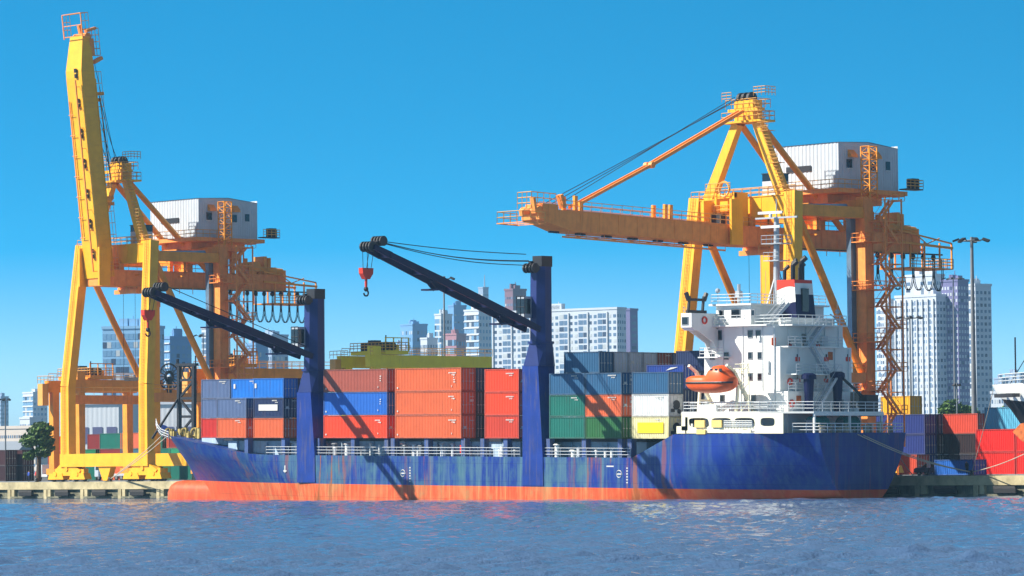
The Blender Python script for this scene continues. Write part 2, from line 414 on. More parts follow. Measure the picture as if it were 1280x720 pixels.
def halfb(x, z):
    xs = itp(z, STEM); L = itp(z, [(-2, 44), (1.6, 38), (5, 30), (9, 26)]); p = itp(z, [(-2, 1.15), (1.6, 1.0), (5, .75), (9, .62)])
    t = min(1, max(0, (x-xs)/L)); h = BH*math.sin(PI/2*t)**p
    xa = itp(z, [(-2, 5), (0, 14), (2, 22), (5, 31), (8, 38)]); wt = itp(z, [(-2, .6), (0, 2.6), (1.7, 4.4), (4, 6.0), (6, 7.0), (8.2, 7.5)])
    if x > xa:
        s_ = (x-xa)/(47-xa); h = BH-(BH-wt)*(s_**1.9)
    return h
xs_ = [-81.7+i*.55 for i in range(58)]+[-49+i*3 for i in range(20)]+[11, 14, 17, 20, 22, 24, 26.8]+[28+i*.95 for i in range(21)]
xs_[-1] = 47.0
def hull_part(z0f, z1f, nz, side_cap=False):
    b = MB()
    for sgn in (-1, 1):
        rows = []
        for x in xs_:
            z0, z1 = z0f(x), z1f(x); r = []
            for j in range(nz+1):
                z = z0+(z1-z0)*j/nz
                xx = max(x, itp(z, STEM)); r.append((xx, CY_+sgn*halfb(xx, z), z))
            rows.append(r)
        o = len(b.v)
        for r in rows: b.v += r
        n = nz+1
        for i in range(len(rows)-1):
            for j in range(nz):
                q = (o+i*n+j, o+(i+1)*n+j, o+(i+1)*n+j+1, o+i*n+j+1)
                b.f.append(q if sgn < 0 else q[::-1]); b.m.append(0)
    # transom
    z0, z1 = z0f(47), z1f(47); o = len(b.v)
    for j in range(nz+1):
        z = z0+(z1-z0)*j/nz; h = halfb(47, z); b.v += [(47, CY_-h, z), (47, CY_+h, z)]
    for j in range(nz): b.f.append((o+2*j, o+2*j+1, o+2*j+3, o+2*j+2)); b.m.append(0)
    return b
def hull_mat(name, base, wear, worn_lo):
    m = D.materials.new(name); m.use_nodes = True; nt = m.node_tree; b = nt.nodes['Principled BSDF']
    tc = nt.nodes.new('ShaderNodeTexCoord'); v = tc.outputs['Object']
    c = mixc(nt, ramp(nt, noise(nt, .25, v, detail=6), .3, .7), (base[0]*.75, base[1]*.75, base[2]*.75, 1), base)
    # plating: faint weld seams
    # midship wear: pale vertical scuffs, then rust runs
    sx = nt.nodes.new('ShaderNodeSeparateXYZ'); nt.links.new(v, sx.inputs[0])
    mr = nt.nodes.new('ShaderNodeMapRange'); mr.interpolation_type = 'SMOOTHSTEP'
    mr.inputs[1].default_value = 34; mr.inputs[2].default_value = 8; mr.inputs[3].default_value = .32; mr.inputs[4].default_value = 1
    nt.links.new(sx.outputs[0], mr.inputs[0])
    mr2 = nt.nodes.new('ShaderNodeMapRange'); mr2.interpolation_type = 'SMOOTHSTEP'
    mr2.inputs[1].default_value = -58; mr2.inputs[2].default_value = -40; mr2.inputs[3].default_value = .35; mr2.inputs[4].default_value = 1
    nt.links.new(sx.outputs[0], mr2.inputs[0])
    mm = nt.nodes.new('ShaderNodeMath'); mm.operation = 'MULTIPLY'; nt.links.new(mr.outputs[0], mm.inputs[0]); nt.links.new(mr2.outputs[0], mm.inputs[1])
    w = ramp(nt, noise(nt, 1, v, mapscale=(1.5, 1.5, .10), detail=8, rough=.62), worn_lo, worn_lo+.22)
    f1 = nt.nodes.new('ShaderNodeMath'); f1.operation = 'MULTIPLY'; nt.links.new(w, f1.inputs[0]); nt.links.new(mm.outputs[0], f1.inputs[1])
    f1b = nt.nodes.new('ShaderNodeMath'); f1b.operation = 'MULTIPLY'; f1b.inputs[1].default_value = .8; nt.links.new(f1.outputs[0], f1b.inputs[0])
    wb = ramp(nt, noise(nt, 1, v, mapscale=(.28, .28, .16), detail=8, rough=.7), .46, .66)
    fb_ = nt.nodes.new('ShaderNodeMath'); fb_.operation = 'MULTIPLY'; nt.links.new(wb, fb_.inputs[0]); nt.links.new(mm.outputs[0], fb_.inputs[1])
    c = mixc(nt, fb_.outputs[0], c, (wear[0]*.55, wear[1]*.75, wear[2]*.8, 1))
    c = mixc(nt, f1b.outputs[0], c, wear)
    w2 = ramp(nt, noise(nt, 1, v, mapscale=(.9, .9, .07), detail=6, rough=.7), .52, .60)
    n3 = ramp(nt, noise(nt, .07, v, mapscale=(1, 1, .3), detail=1), .47, .60)
    f2 = nt.nodes.new('ShaderNodeMath'); f2.operation = 'MULTIPLY'; nt.links.new(w2, f2.inputs[0]); nt.links.new(mm.outputs[0], f2.inputs[1])
    f3 = nt.nodes.new('ShaderNodeMath'); f3.operation = 'MULTIPLY'; nt.links.new(f2.outputs[0], f3.inputs[0]); nt.links.new(n3, f3.inputs[1])
    c = mixc(nt, f3.outputs[0], c, rgb(150, 84, 34))
    br = nt.nodes.new('ShaderNodeTexBrick'); br.inputs['Scale'].default_value = .1; br.inputs['Mortar Size'].default_value = .0016
    br.inputs['Brick Width'].default_value = .9; br.inputs['Row Height'].default_value = .22; br.inputs['Mortar Smooth'].default_value = .2
    cb = nt.nodes.new('ShaderNodeCombineXYZ'); nt.links.new(sx.outputs[0], cb.inputs[0]); nt.links.new(sx.outputs[2], cb.inputs[1]); nt.links.new(cb.outputs[0], br.inputs['Vector'])
    fm = nt.nodes.new('ShaderNodeMath'); fm.operation = 'MULTIPLY'; fm.inputs[1].default_value = .7; nt.links.new(br.outputs['Fac'], fm.inputs[0])
    c = mixc(nt, fm.outputs[0], c, (base[0]*.3, base[1]*.3, base[2]*.35, 1))
    nt.links.new(c, b.inputs['Base Color']); b.inputs['Roughness'].default_value = .5; b.inputs['Specular IOR Level'].default_value = .3
    bp = nt.nodes.new('ShaderNodeBump'); bp.inputs['Strength'].default_value = .35; bp.inputs['Distance'].default_value = .06
    nt.links.new(noise(nt, .35, v, mapscale=(1, 1, .7), detail=2), bp.inputs['Height']); nt.links.new(bp.outputs[0], b.inputs['Normal'])
    return m
blue = hull_part(lambda x: 1.62, lambda x: itp(x, ZTOP), 10)
# deck plating closing the top, edge to edge
o_ = len(blue.v)
for x in xs_:
    z = itp(x, ZTOP)-.05; xx = max(x, itp(z, STEM)); h = max(0, halfb(xx, z)-.02); blue.v += [(xx, CY_-h, z), (xx, CY_+h, z)]
for i in range(len(xs_)-1): blue.f.append((o_+2*i, o_+2*i+2, o_+2*i+3, o_+2*i+1)); blue.m.append(0)
hull = blue.build('hull', hull_mat('hull_blue_paint', rgb(0, 48, 138), rgb(84, 120, 134), .45), ship, smooth=False)
me = hull.data
for p in me.polygons: p.use_smooth = abs(p.normal.z) < .9 and p.center.x < 46.9
red = hull_part(lambda x: -1.5, lambda x: 1.62, 4)
vb = []; nb, mb_ = 20, 22      # blunt bulbous bow
for i in range(nb+1):
    t_ = i/nb; x = -78.6+t_*12.6; k_ = min(1, t_/.22); sc_ = (1-(1-k_)**2.6)**.5
    for j in range(mb_):
        a_ = 2*PI*j/mb_; ca, sa = math.cos(a_), math.sin(a_)
        vb.append((x, CY_+2.2*sc_*abs(ca)**.8*(1 if ca > 0 else -1), -.75+(1.35+1.0*sc_)*(.12+.88*sc_)*abs(sa)**.6*(1 if sa > 0 else -1)))
red.add(vb, [(i*mb_+j, (i+1)*mb_+j, (i+1)*mb_+(j+1) % mb_, i*mb_+(j+1) % mb_) for i in range(nb) for j in range(mb_)]+[tuple(range(mb_))])
lower = red.build('boot_topping', hull_mat('hull_orange_red_paint', rgb(222, 84, 38), rgb(226, 140, 84), .46), ship, smooth=False)
for p in lower.data.polygons: p.use_smooth = p.center.x < 46.9
# rubbing lines, draught and load marks
b = MB()
for x, z in ((-20.2, 3.0), (17.9, 3.2)):
    b = MB(); b.box(x-.5, x+.5, -.02, .03, z, z+.14); b.torus((x, -.02, z+.07), .42, .06, 'y', 16, 4)
    b.build('load_mark', 'mark', ship)
    for i in range(6): MB().box(x+1.2, x+1.45, -.02, .03, z-1.0+i*.34, z-.85+i*.34).build('draught_mark', 'mark', ship)
MB().box(15.8, 17.0, -.02, .03, 4.1, 4.25).build('painted_mark', 'mark', ship)
b = MB(); b.box(-43, -42.8, -.02, .03, 3.0, 3.9); b.box(-43.2, -42.6, -.015, .035, 3.1, 3.3); b.build('painted_mark', 'mark', ship)
# anchor on the far bow
an = MB(); an.tube((-77.8, 13.0, 7.0), (-79.0, 14.5, 5.4), .22, 8); an.beam((-80.1, 14.0, 5.8), (-78.2, 15.4, 5.2), .5, .7); an.beam((-80.1, 14.0, 5.9), (-80.3, 13.4, 6.8), .4, .5, .1, .1); an.beam((-78.2, 15.4, 5.3), (-78.1, 14.8, 6.4), .4, .5, .1, .1)
an.build('anchor', 'dark', ship)
# side railing, lashing posts, coaming and clutter under the boxes
b = MB(); b.rail([(-47, .25, 5.15), (.7, .25, 5.15)], 1.15, 1.5, .036, 3); b.rail([(4.8, .25, 5.15), (19.5, .25, 5.15)], 1.15, 1.5, .036, 3)
b.build('main_deck_railing', 'lite', ship)
b = MB(); b.box(-58, 19.5, 3.0, 17.6, 5.16, 7.05); b.mi = 1; b.box(-58.5, 19.8, 2.7, 17.9, 7.05, 7.42)
for x in range(-56, 19, 3): b.mi = 0; b.box(x, x+.15, 2.75, 3.0, 5.2, 7.0)
b.box(-66, -58, 5, 15.6, 6.2, 7.4)
b.build('hatch_coaming', ['hatch', 'dark'], ship)
for a in (309, 395, 398, 442, 355, 484, 492, 534, 580, 604, 633, 686, 731, 776, 788):
    p = onY(a, 560, .5)
    x = p.x
    MB().box(x-.45, x+.25, .35, 1.2, 5.12, 7.42).build('lashing_post', 'post', ship)
random.seed(3)
for x in [-46+i*1.07 for i in range(60)]:
    if random.random() < .25 or abs(x-2.7) < 2.4 or abs(x+40) < 2.2: continue
    h = random.choice((.8, 1.0, 1.3, 1.5)); w = random.choice((.14, .2, .3))
    b = MB(); y = random.uniform(.9, 2.2)
    b.tube((x, y, 5.15), (x, y, 5.15+h), w, 8)
    if random.random() < .5: b.tube((x, y, 5.15+h), (x, y, 5.3+h), w*1.7, 8, w*1.2)
    b.build('deck_vent', random.choice(('white', 'white', 'lite', 'grey')), ship)
b = MB(); b.box(-10.6, -9.9, .8, 1.3, 5.6, 6.6); b.build('fire_box', 'red', ship)
# ---------------- deck cranes
def deck_crane(cx, tip, root_z, wires, hook_dz, order, dz=0):
    def T(x, y, z): return (cx+x, y, z+(dz if z > 10 else 0))
    cr = D.objects.new('deck_crane', None); COL.objects.link(cr); cr.parent = ship
    cr['label'] = order
    b = MB()
    def ring(x0, x1, y0, y1, z): return [T(x0, y0, z), T(x1, y0, z), T(x1, y1, z), T(x0, y1, z)]
    secs = [ring(-1.75, 1.85, -.09, 1.2, 1.75), ring(-1.75, 1.75, -.09, 1.7, 5.2), ring(-1.78, .95, -.09, 2.75, 16.2)]
    for s0, s1 in zip(secs, secs[1:]): b.add(s0+s1, [(i, (i+1) % 4, 4+(i+1) % 4, 4+i) for i in range(4)])
    b.build('pedestal', pmat('pedestal_paint', rgb(2, 46, 134), .4, var=.2, streak=.5, streak_col=rgb(110, 96, 84), slo=.53, vscale=.5), cr)
    b = MB()
    oc = [T(1.55*math.cos(PI/8+i*PI/4)-.05, 1.4+1.5*math.sin(PI/8+i*PI/4), 18.9) for i in range(8)]
    q = ring(-1.78, 1.45, -.09, 2.95, 16.2)
    base8 = [q[2], q[2], q[3], q[3], q[0], q[0], q[1], q[1]]
    base8 = [T(1.55*.95, 2.0, 16.2), T(.8, 2.95, 16.2), T(-1.1, 2.95, 16.2), T(-1.8, 2.2, 16.2), T(-1.8, .1, 16.2), T(-1.4, -.12, 16.2), T(1.1, -.12, 16.2), T(1.55, .7, 16.2)]
    b.add(base8+oc, [(i, (i+1) % 8, 8+(i+1) % 8, 8+i) for i in range(8)]+[tuple(range(7, -1, -1))])
    b.tube(T(-.05, 1.4, 18.9), T(-.05, 1.4, 19.15), 1.62, 20)
    b.build('slewing_collar', 'navy', cr)
    b = MB()
    def o8(r, z): return [T(r*math.cos(PI/8+i*PI/4)-.05, 1.4+r*math.sin(PI/8+i*PI/4), z) for i in range(8)]
    b.add(o8(1.42, 19.15)+o8(1.36, 28.2), [(i, (i+1) % 8, 8+(i+1) % 8, 8+i) for i in range(8)]+[tuple(range(8, 16))])
    b.build('mast', 'navy', cr)
    b = MB(); b.box(cx-.7, cx+.9, .6, 2.4, 28.2+dz, 29.5+dz); b.box(cx-1.0, cx-.6, .2, 1.0, 27.6+dz, 28.9+dz)
    for x in (-.75, -.25, .35, .8): b.tube(T(x, -.5, 28.0), T(x+.2, -.5, 28.0), .6, 12)
    for x in (-.4, .6): b.beam(T(x, -.5, 28.0), T(x, .6, 28.0), .3, .5)
    b.build('mast_head', 'dark', cr)
    # cab on the river side
    b = MB(); b.box(cx-1.65, cx-.35, -1.1, .2, 22.0+dz, 24.6+dz); b.mi = 1; b.box(cx-1.6, cx-.4, -1.13, -1.09, 22.5+dz, 24.3+dz); b.box(cx-.36, cx-.32, -1.0, -.1, 22.5+dz, 24.3+dz); b.mi = 2
    for z in (22.0, 23.3, 24.6): b.tube((cx-1.68, -1.14, z+dz), (cx-.3, -1.14, z+dz), .05, 4)
    for x in (-1.68, -1.0, -.32): b.tube((cx+x, -1.14, 22+dz), (cx+x, -1.14, 24.6+dz), .05, 4)
    b.build('operator_cab', ['silver', 'win', 'dark'], cr)
    # twin girder boom
    rt = Vector((cx, .0, root_z)); tp = Vector(tip); tp.x = cx
    b = MB(); d = tp-rt; mid = rt+d*.45; pm = rt+d*.9
    for sx_ in (-1, 1):
        o0 = Vector((sx_*1.2, 0, 0)); o2 = Vector((sx_*.95, 0, 0))
        b.beam(rt+o0, rt+d*.12+o0, .26, .7, .26, .9); b.beam(rt+d*.12+o0, mid+o0, .26, .9, .26, .95); b.beam(mid+o0, pm+o2, .26, .95, .26, .7); b.beam(pm+o2, tp+o2, .3, .8, .3, .6)
    for k in (.08, .3, .5, .7, .9): b.beam(rt+d*k+Vector((-1.2, 0, 0)), rt+d*k+Vector((1.2, 0, 0)), .4, .5)
    for k in (.2, .62): b.box(cx-1.5, cx+1.5, (rt+d*k).y-.5, (rt+d*k).y+.5, (rt+d*k).z-1.35, (rt+d*k).z-1.15); b.tube(rt+d*k+Vector((0, .3, -1.2)), rt+d*k+Vector((0, -.5, -.5)), .3, 8)
    b.build('boom', 'navyd', cr)
    b = MB()
    for x in (-.75, -.25, .25, .75): b.tube(tp+Vector((x-.1, -.1, .05)), tp+Vector((x+.1, -.1, .05)), .62, 14); b.tube(tp+Vector((x-.1, 1.6, .75)), tp+Vector((x+.1, 1.6, .75)), .6, 14)
    b.beam(tp+Vector((0, -.2, 0)), tp+Vector((0, 1.6, .7)), 1.2, .5)
    b.build('boom_head_sheave', 'dark', cr)
    b = MB()
    if wires:
        mh = Vector((cx, -.4, 28.4+dz))
        for x, z0, z1 in ((-.8, 1.3, .9), (-.3, .5, .8), (.3, .4, .7), (.8, -.1, .5)):
            a = mh+Vector((x, 0, z0)); c = tp+Vector((x, 1.3, z1)); pts = [a+(c-a)*i/10-Vector((0, 0, (.7 if z0 < 1 else .25)*math.sin(PI*i/10))) for i in range(11)]
            b.path(pts, .05, 4)
    else:
        a = Vector((cx, .2, 22+dz)); b.path([a, tp+Vector((0, 1.5, 1.2))], .05, 4)
    hk = tp+Vector((0, -.5, -hook_dz))
    for x in (-.4, .4): b.tube(tp+Vector((x, -.6, 0)), hk+Vector((x, 0, 0)), .045, 4); b.tube(tp+Vector((x, .5, 0)), hk+Vector((x, .5, 0)), .045, 4)
    b.build('hoist_rope', 'wire', cr)
    b = MB(); b.mi = 0
    b.poly([hk+Vector((-.35, -.75, .15)), hk+Vector((-.35, .95, .15)), hk+Vector((-.35, .9, -.5)), hk+Vector((-.35, .4, -1.15)), hk+Vector((-.35, -.25, -1.15)), hk+Vector((-.35, -.7, -.5))], (.7, 0, 0))
    b.tube(hk+Vector((0, .1, -1.1)), hk+Vector((0, .1, -2.1)), .16, 8); b.mi = 1; b.sphere(hk+Vector((0, .1, -2.3)), .28, .28, .3, 8, 6)
    pts = [hk+Vector((0, .1+.35*math.sin(t), -2.75-.35*math.cos(t)*-1)) for t in [i*PI/6 for i in range(0, 10)]]
    b.path(pts, .1, 6)
    b.build('hook_block', ['red', 'dark'], cr)
    return cr
C2X = 3.25; C1X = onY(389, 465, 1.4).x+.45
t2 = onX(458, 309, C2X); t1 = onX(186, 366, C1X)
deck_crane(C2X, loc(t2), 20.6, True, 2.6, 'aft deck crane with luffing wires and its boom raised over the river')
deck_crane(C1X, loc(t1), 17.9, False, 2.3, 'forward deck crane with its boom swung out low over the river', -2.9)
# ---------------- foremast on the forecastle
b = MB(); xa, xb = -77.4, -74.2
for x in (xa, xb): b.beam((x, CY_, 7.3), (x, CY_, 17.4), .5, .5)
for z in (7.8, 10.3, 12.8, 15.3, 17.3): b.beam((xa, CY_, z), (xb, CY_, z), .3, .35)
b.beam((xa-.6, CY_, 17.4), (xb+.6, CY_, 17.4), .6, .35)
for i, z in enumerate((7.8, 10.3, 12.8)): b.beam((xa, CY_, z+(2.5 if i % 2 else 0)), (xb, CY_, z+(0 if i % 2 else 2.5)), .22, .3)
b.beam((xa, CY_, 13), (xa-.9, CY_-4, 7.3), .25, .25); b.tube((xb+.3, CY_, 17.4), (xb+.3, CY_, 18.6), .1, 6); b.tube((xa-.4, CY_, 17.4), (xa-.4, CY_, 18.2), .22, 6)
b.torus(((xa+xb)/2, CY_, 16.3), .95, .12, 'y', 16, 5)
b.build('foremast', 'dark', ship)
b = MB(); random.seed(5)
for i in range(9):
    x = -77+i*1.1; y_ = random.uniform(6.5, 9); h_ = random.uniform(.4, 1.5); b.box(x, x+random.uniform(.3, .9), y_, y_+.5, 7.3, 7.4+h_); b.tube((x+.5, y_, 7.4), (x+.5, y_, 7.9+h_*.6), .12, 8)
    if i % 3 == 0: b.torus((x, y_, 8.1), .55, .15, 'x', 12, 5)
b.build('windlass', pmat('windlass_paint', rgb(190, 170, 96), .6, streak=.6, var=.5, vscale=2), ship)
b = MB(); b.rail([(-81, CY_-1.2, 9.0), (-78.5, 7.4, 8.2), (-74, 4.4, 7.6), (-69, 1.7, 7.2)], 1.0, 1.3, .045, 3); b.build('bow_railing', 'lite', ship)
# ---------------- superstructure
sup = D.objects.new('superstructure', None); COL.objects.link(sup); sup.parent = ship
YS = 4.0; YE = 16.6
b = MB()
b.box(28.0, 41.2, YS, YE, 8.1, 12.9)
b.box(28.0, 40.0, YS+.002, YE-.3, 12.9, 18.05)
b.box(28.4, 38.9, YS+.004, YE-.6, 18.05, 20.6)
b.box(29.9, 35.4, YS+.006, YE, 20.6, 22.9)      # wheelhouse
b.box(35.4, 38.9, 6.2, 14.6, 20.6, 21.4)
b.build('house', 'white', sup)
b = MB()
b.box(29.2, 35.9, YS-.5, YE+.5, 22.9, 23.1)
b.box(38.9, 41.0, 5.0, 14.5, 20.45, 20.6)
b.poly([(28.0, .15, 10.35), (40, .45, 10.35), (45.9, 3.2, 10.35), (45.9, 15.2, 10.35), (40, 20, 10.35), (28, 20.4, 10.35)], (0, 0, .22))
b.box(40.0, 41.6, 5, 13, 14.8, 14.92); b.box(38.9, 40.9, 4.4, 14, 17.95, 18.1)
b.box(28.0, 38.9, 2.9, YS, 20.45, 20.6)
b.build('deck_plate', 'white', sup)
# bridge wings
b = MB()
b.box(28.6, 30.3, -.55, YS, 20.35, 22.0); b.poly([(28.6, -.5, 20.35), (30.3, -.5, 20.35), (30.3, 0, 20.0), (28.6, 0, 20.0)], (0, 4, 0))
b.poly([(28.7, 0.2, 20.2), (28.7, YS, 20.2), (28.7, YS, 17.2), (28.7, YS-.7, 18.6)], (.15, 0, 0)); b.poly([(30.1, 0.2, 20.2), (30.1, YS, 20.2), (30.1, YS, 17.2), (30.1, YS-.7, 18.6)], (.15, 0, 0))
b.box(28.6, 30.3, YE, 21, 20.35, 22.0)
b.build('bridge_wing', 'white', sup)
b = MB(); b.box(28.85, 29.75, -.58, -.54, 20.7, 21.5); b.build('window', 'win', sup)
b = MB(); b.torus((30.34, 1.6, 21.2), .36, .12, 'x', 18, 6); b.build('lifebuoy', 'red', sup)
b = MB(); sx_ = 29.4   # searchlight gantry on the wing
for y in (-.2, 2.2): b.beam((sx_, y, 22), (sx_, y+.25, 24.0), .25, .25)
b.beam((sx_, -.4, 22.2), (sx_, 2.8, 22.2), .3, .35); b.beam((sx_, -.1, 23.6), (sx_, 2.7, 23.6), .3, .3); b.beam((sx_, -.5, 24.4), (sx_, -.1, 23.5), .35, .4); b.beam((sx_, 2.9, 24.4), (sx_, 2.5, 23.5), .35, .4)
b.build('compass_deck_frame', 'dark', sup)
def win(x0, x1, z0, z1, Y): 
    b = MB(); b.box(x0, x1, Y-.04, Y+.02, z0, z1); return b.build('window', 'win', sup)
def pw(px, py, w, h, Y):
    p = loc(onY(px, py, Y)); win(p.x-w/2, p.x+w/2, p.z-h/2, p.z+h/2, Y)
for px_ in (938, 948): 
    for py_ in (417.5,): pw(px_, py_, .62, .75, YS)
for px_ in (938, 950):
    for py_ in (444.5, 471): pw(px_, py_, .55, .7, YS)
for px_, py_ in ((890.5, 445), (908, 445), (933, 498), (942, 498), (903, 498), (934, 498)): pw(px_, py_, .6, .7, YS)
for px_, py_, w_ in ((888, 419, .8), (899, 419, .8)): pw(px_, py_, w_, 1.0, YS)
for px_, py_, w_, h_ in ((920, 392, 1.3, .9), (902, 392, .5, .6), (941.5, 391, .45, .6)): pw(px_, py_, w_, h_, YS+.006)
# window frames, panel joints, pipes and boxes on the bridge walls
b = MB()
for o_ in [c for c in sup.children if c.name.startswith('window')]:
    xs_w = [v.co.x for v in o_.data.vertices]; zs_w = [v.co.z for v in o_.data.vertices]; yw = min(v.co.y for v in o_.data.vertices)-.03
    x0, x1, z0, z1 = min(xs_w), max(xs_w), min(zs_w), max(zs_w)
    b = MB(); b.box(x0-.09, x1+.09, yw, yw+.06, z0-.1, z0-.01); b.box(x0-.09, x1+.09, yw, yw+.06, z1+.01, z1+.09); b.box(x0-.09, x0-.01, yw, yw+.06, z0-.01, z1+.01); b.box(x1+.01, x1+.09, yw, yw+.06, z0-.01, z1+.01); b.build('window_frame', 'grey', sup)
b = MB()
for x in (31.1, 34.2, 37.3): b.tube((x, YS-.05, 13), (x, YS-.05, 20.4), .045, 5)
for z in (15.5,): b.box(28.2, 39.9, YS-.03, YS+.01, z, z+.06)
b.box(38.0, 38.4, YS-.25, YS, 15, 16.4); b.box(36.6, 37.0, YS-.2, YS, 18.7, 19.3); b.tube((39.2, YS-.1, 10.6), (39.2, YS-.1, 20.4), .07, 6)
for y in (6.5, 9.6, 12.8, 15.2): b.tube((41.27, y, 10.6), (41.27, y, 12.8), .05, 5); b.tube((40.07, y+.5, 12.9), (40.07, y+.5, 17.9), .05, 5); b.tube((38.97, y, 18.1), (38.97, y, 20.4), .05, 5)
b.box(40.0, 40.5, 6.0, 6.7, 13.0, 14.3); b.box(41.2, 41.6, 13.2, 14.2, 10.6, 12.0); b.box(40.0, 40.4, 14.4, 15.3, 13.0, 14.0); b.box(38.9, 39.3, 12.2, 13.0, 18.2, 19.4)
b.build('pipework', 'lite', sup)
b = MB()
b.rail([(28.2, 3.0, 17.0), (32, 3.0, 17.0)], 1.0, 1.0, .045, 3); b.box(28.0, 32.2, 2.9, YS, 16.85, 16.98); b.rail([(28.1, 2.9, 20.6), (28.1, 0.4, 22.0)], .8, 1, .04, 2)
b.rail([(28.3, 1.3, 10.6), (40.5, 1.3, 10.6)], 1.0, 1.4, .04, 2)
b.build('side_gallery', 'lite', sup)
def ax(px_, py_, X, w, h, mt='win', nm='window'):
    p = loc(onX(px_, py_, X)); b = MB(); b.box(X-.02, X+.04, p.y-w/2, p.y+w/2, p.z-h/2, p.z+h/2); return b.build(nm, mt, sup)
for a in ((1003, 427, 38.9, .8, 1.8), (1065, 500, 41.2, .9, 1.8), (1071, 500, 41.2, .9, 1.8)): ax(*a, nm='door')
for a in ((985, 431), (1020, 431), (995, 447), (1031, 447), (996, 474), (1031, 474), (1011, 500), (1046, 500), (1058, 447)): ax(a[0], a[1]-2.3, itp(a[1], [(440, 38.9), (441, 40.0), (480, 40.0), (481, 41.2)]), .25, .35, 'dark', 'deck_lamp'); ax(a[0], a[1]+2, itp(a[1], [(440, 38.9), (441, 40.0), (480, 40.0), (481, 41.2)]), .75, .5, 'red', 'fire_point')
ax(1036, 445, 40.0, .8, .95, 'anch', 'fire_hatch'); ax(997, 499, 41.2, .8, .8, 'anch', 'fire_hatch')
ax(965, 427, 38.95, .7, .9, 'boat', 'fire_hatch')
# railings and stairs
b = MB()
b.rail([(28.2, .3, 10.57), (40, .55, 10.57), (45.8, 3.3, 10.57), (45.8, 15.1, 10.57)], 1.1, 1.4, .045, 3)
b.rail([(35.8, YS+.3, 20.6), (40.9, YS+1, 20.6), (40.9, 14.4, 20.6), (38.9, 14.5, 20.6)], 1.1, 1.2, .045, 3)
b.rail([(40.8, 4.5, 18.1), (40.8, 13.9, 18.1)], 1.1, 1.2, .045, 3)
b.rail([(41.5, 5.1, 14.92), (41.5, 13, 14.92)], 1.1, 1.2, .045, 3)
b.rail([(29.4, YS-.3, 23.1), (35.7, YS-.3, 23.1), (35.7, YE, 23.1)], 1.1, 1.2, .045, 3)
b.rail([(30.4, 3.0, 20.6), (35.4, 3.0, 20.6)], 1.1, 1.2, .045, 3)
b.rail([(44.0, 1.7, 8.1), (46.8, 3.2, 8.1), (46.8, 17.5, 8.1)], 1.1, 1.3, .05, 3)
b.rail([(41.2, YS+.1, 12.9), (41.2, YE, 12.9)], 1.0, 1.3, .045, 3)
b.build('railing', 'lite', sup)
for a, c in (((41.9, 7.4, 10.6), (41.9, 11.2, 14.9)), ((40.7, 11.0, 14.9), (40.7, 8.2, 18.1)), ((40.2, 8, 18.1), (40.2, 10.6, 20.6)), ((37.2, 4.6, 20.6), (38.2, 6.8, 23.1))):
    MB().stair(a, c, .7, 'x', 12).build('stair', 'silver', sup)
# main mast and radar
mast = D.objects.new('main_mast', None); COL.objects.link(mast); mast.parent = ship
b = MB(); mx = 33.7; b.tube((mx, CY_, 22.9), (mx, CY_, 33.4), .42, 12, .3); b.beam((mx-.5, CY_-1.2, 22.9), (mx, CY_, 27), .15, .15); b.tube((mx, CY_, 33.4), (mx, CY_, 35.5), .06, 6)
b.box(mx-1.6, mx+1.6, CY_-.9, CY_+.9, 30.2, 30.3); b.box(mx-1.2, mx+1.2, CY_-1, CY_+1, 28.2, 28.3); b.rail([(mx-1.6, CY_-.9, 30.3), (mx+1.6, CY_-.9, 30.3), (mx+1.6, CY_+.9, 30.3)], .9, .8, .04, 2); b.rail([(mx-1.2, CY_-1, 28.3), (mx+1.2, CY_-1, 28.3)], .9, .8, .04, 2)
b.beam((mx-3.3, CY_, 33.3), (mx+3.3, CY_, 33.3), .2, .2)
b.build('mast_pole', 'silver', mast)
b = MB(); b.box(mx-1.9, mx+1.9, CY_-1.15, CY_-.95, 33.7, 34.0); b.tube((mx, CY_-1, 33.3), (mx, CY_-1, 33.7), .2, 8); b.beam((mx-1.5, CY_-1, 32.2), (mx+1.5, CY_-1, 32.2), .2, .3); b.build('radar_scanner', 'lite', mast)
b = MB(); b.tube((29.6, YS+.6, 23.1), (29.6, YS+.6, 24.6), .04, 4); b.sphere((29.6, YS+.6, 24.7), .3, .3, .3, 8, 6)
b.tube((35, YS+3, 23.1), (35, YS+3, 27), .03, 4); b.tube((40.4, 13.4, 20.6), (40.4, 13.4, 23.2), .04, 4); b.sphere((40.4, 13.4, 22.2), .3, .3, .3, 8, 6); b.beam((40.2, 15, 20.6), (40.2, 12.4, 21.9), .1, .12)
b.tube((32.8, YS+.8, 23.1), (32.8, YS+.8, 25.4), .2, 6); b.box(32.5, 33.1, YS+.5, YS+1.1, 23.9, 24.6)
b.build('antenna', 'silver', sup)
# funnel
fun = D.objects.new('funnel', None); COL.objects.link(fun); fun.parent = ship
x0, x1, y0, y1 = 35.2, 38.3, 8.7, 12.0; zb, zt = 21.4, 25.9
def fsec(z):
    k = (z-zb)/(zt-zb); return [(x0, y0, z), (x1-.35*k, y0, z), (x1-.35*k, y1-.25*k, z), (x0, y1-.25*k, z)]
b = MB(); nseg = 16
def wave(k): return zb+1.25+.65*math.sin((k-.35)*2.6)
def wave2(k): return zb+3.35+.35*math.sin((k-.1)*2.6)
cols = []
for i in range(nseg):
    u0, u1 = i/nseg, (i+1)/nseg
    for (za, zc, mi) in ((lambda u: zb, wave, 0), (wave, wave2, 1), (wave2, lambda u: zt, 2)):
        def P_(u, z): k = (z-zb)/(zt-zb); return (x0+(x1-.35*k-x0)*u, y0, z)
        b.mi = mi; b.add([P_(u0, za(u0)), P_(u1, za(u1)), P_(u1, zc(u1)), P_(u0, zc(u0))], [(0, 1, 2, 3)])
w1, w2 = wave(1), wave2(1)
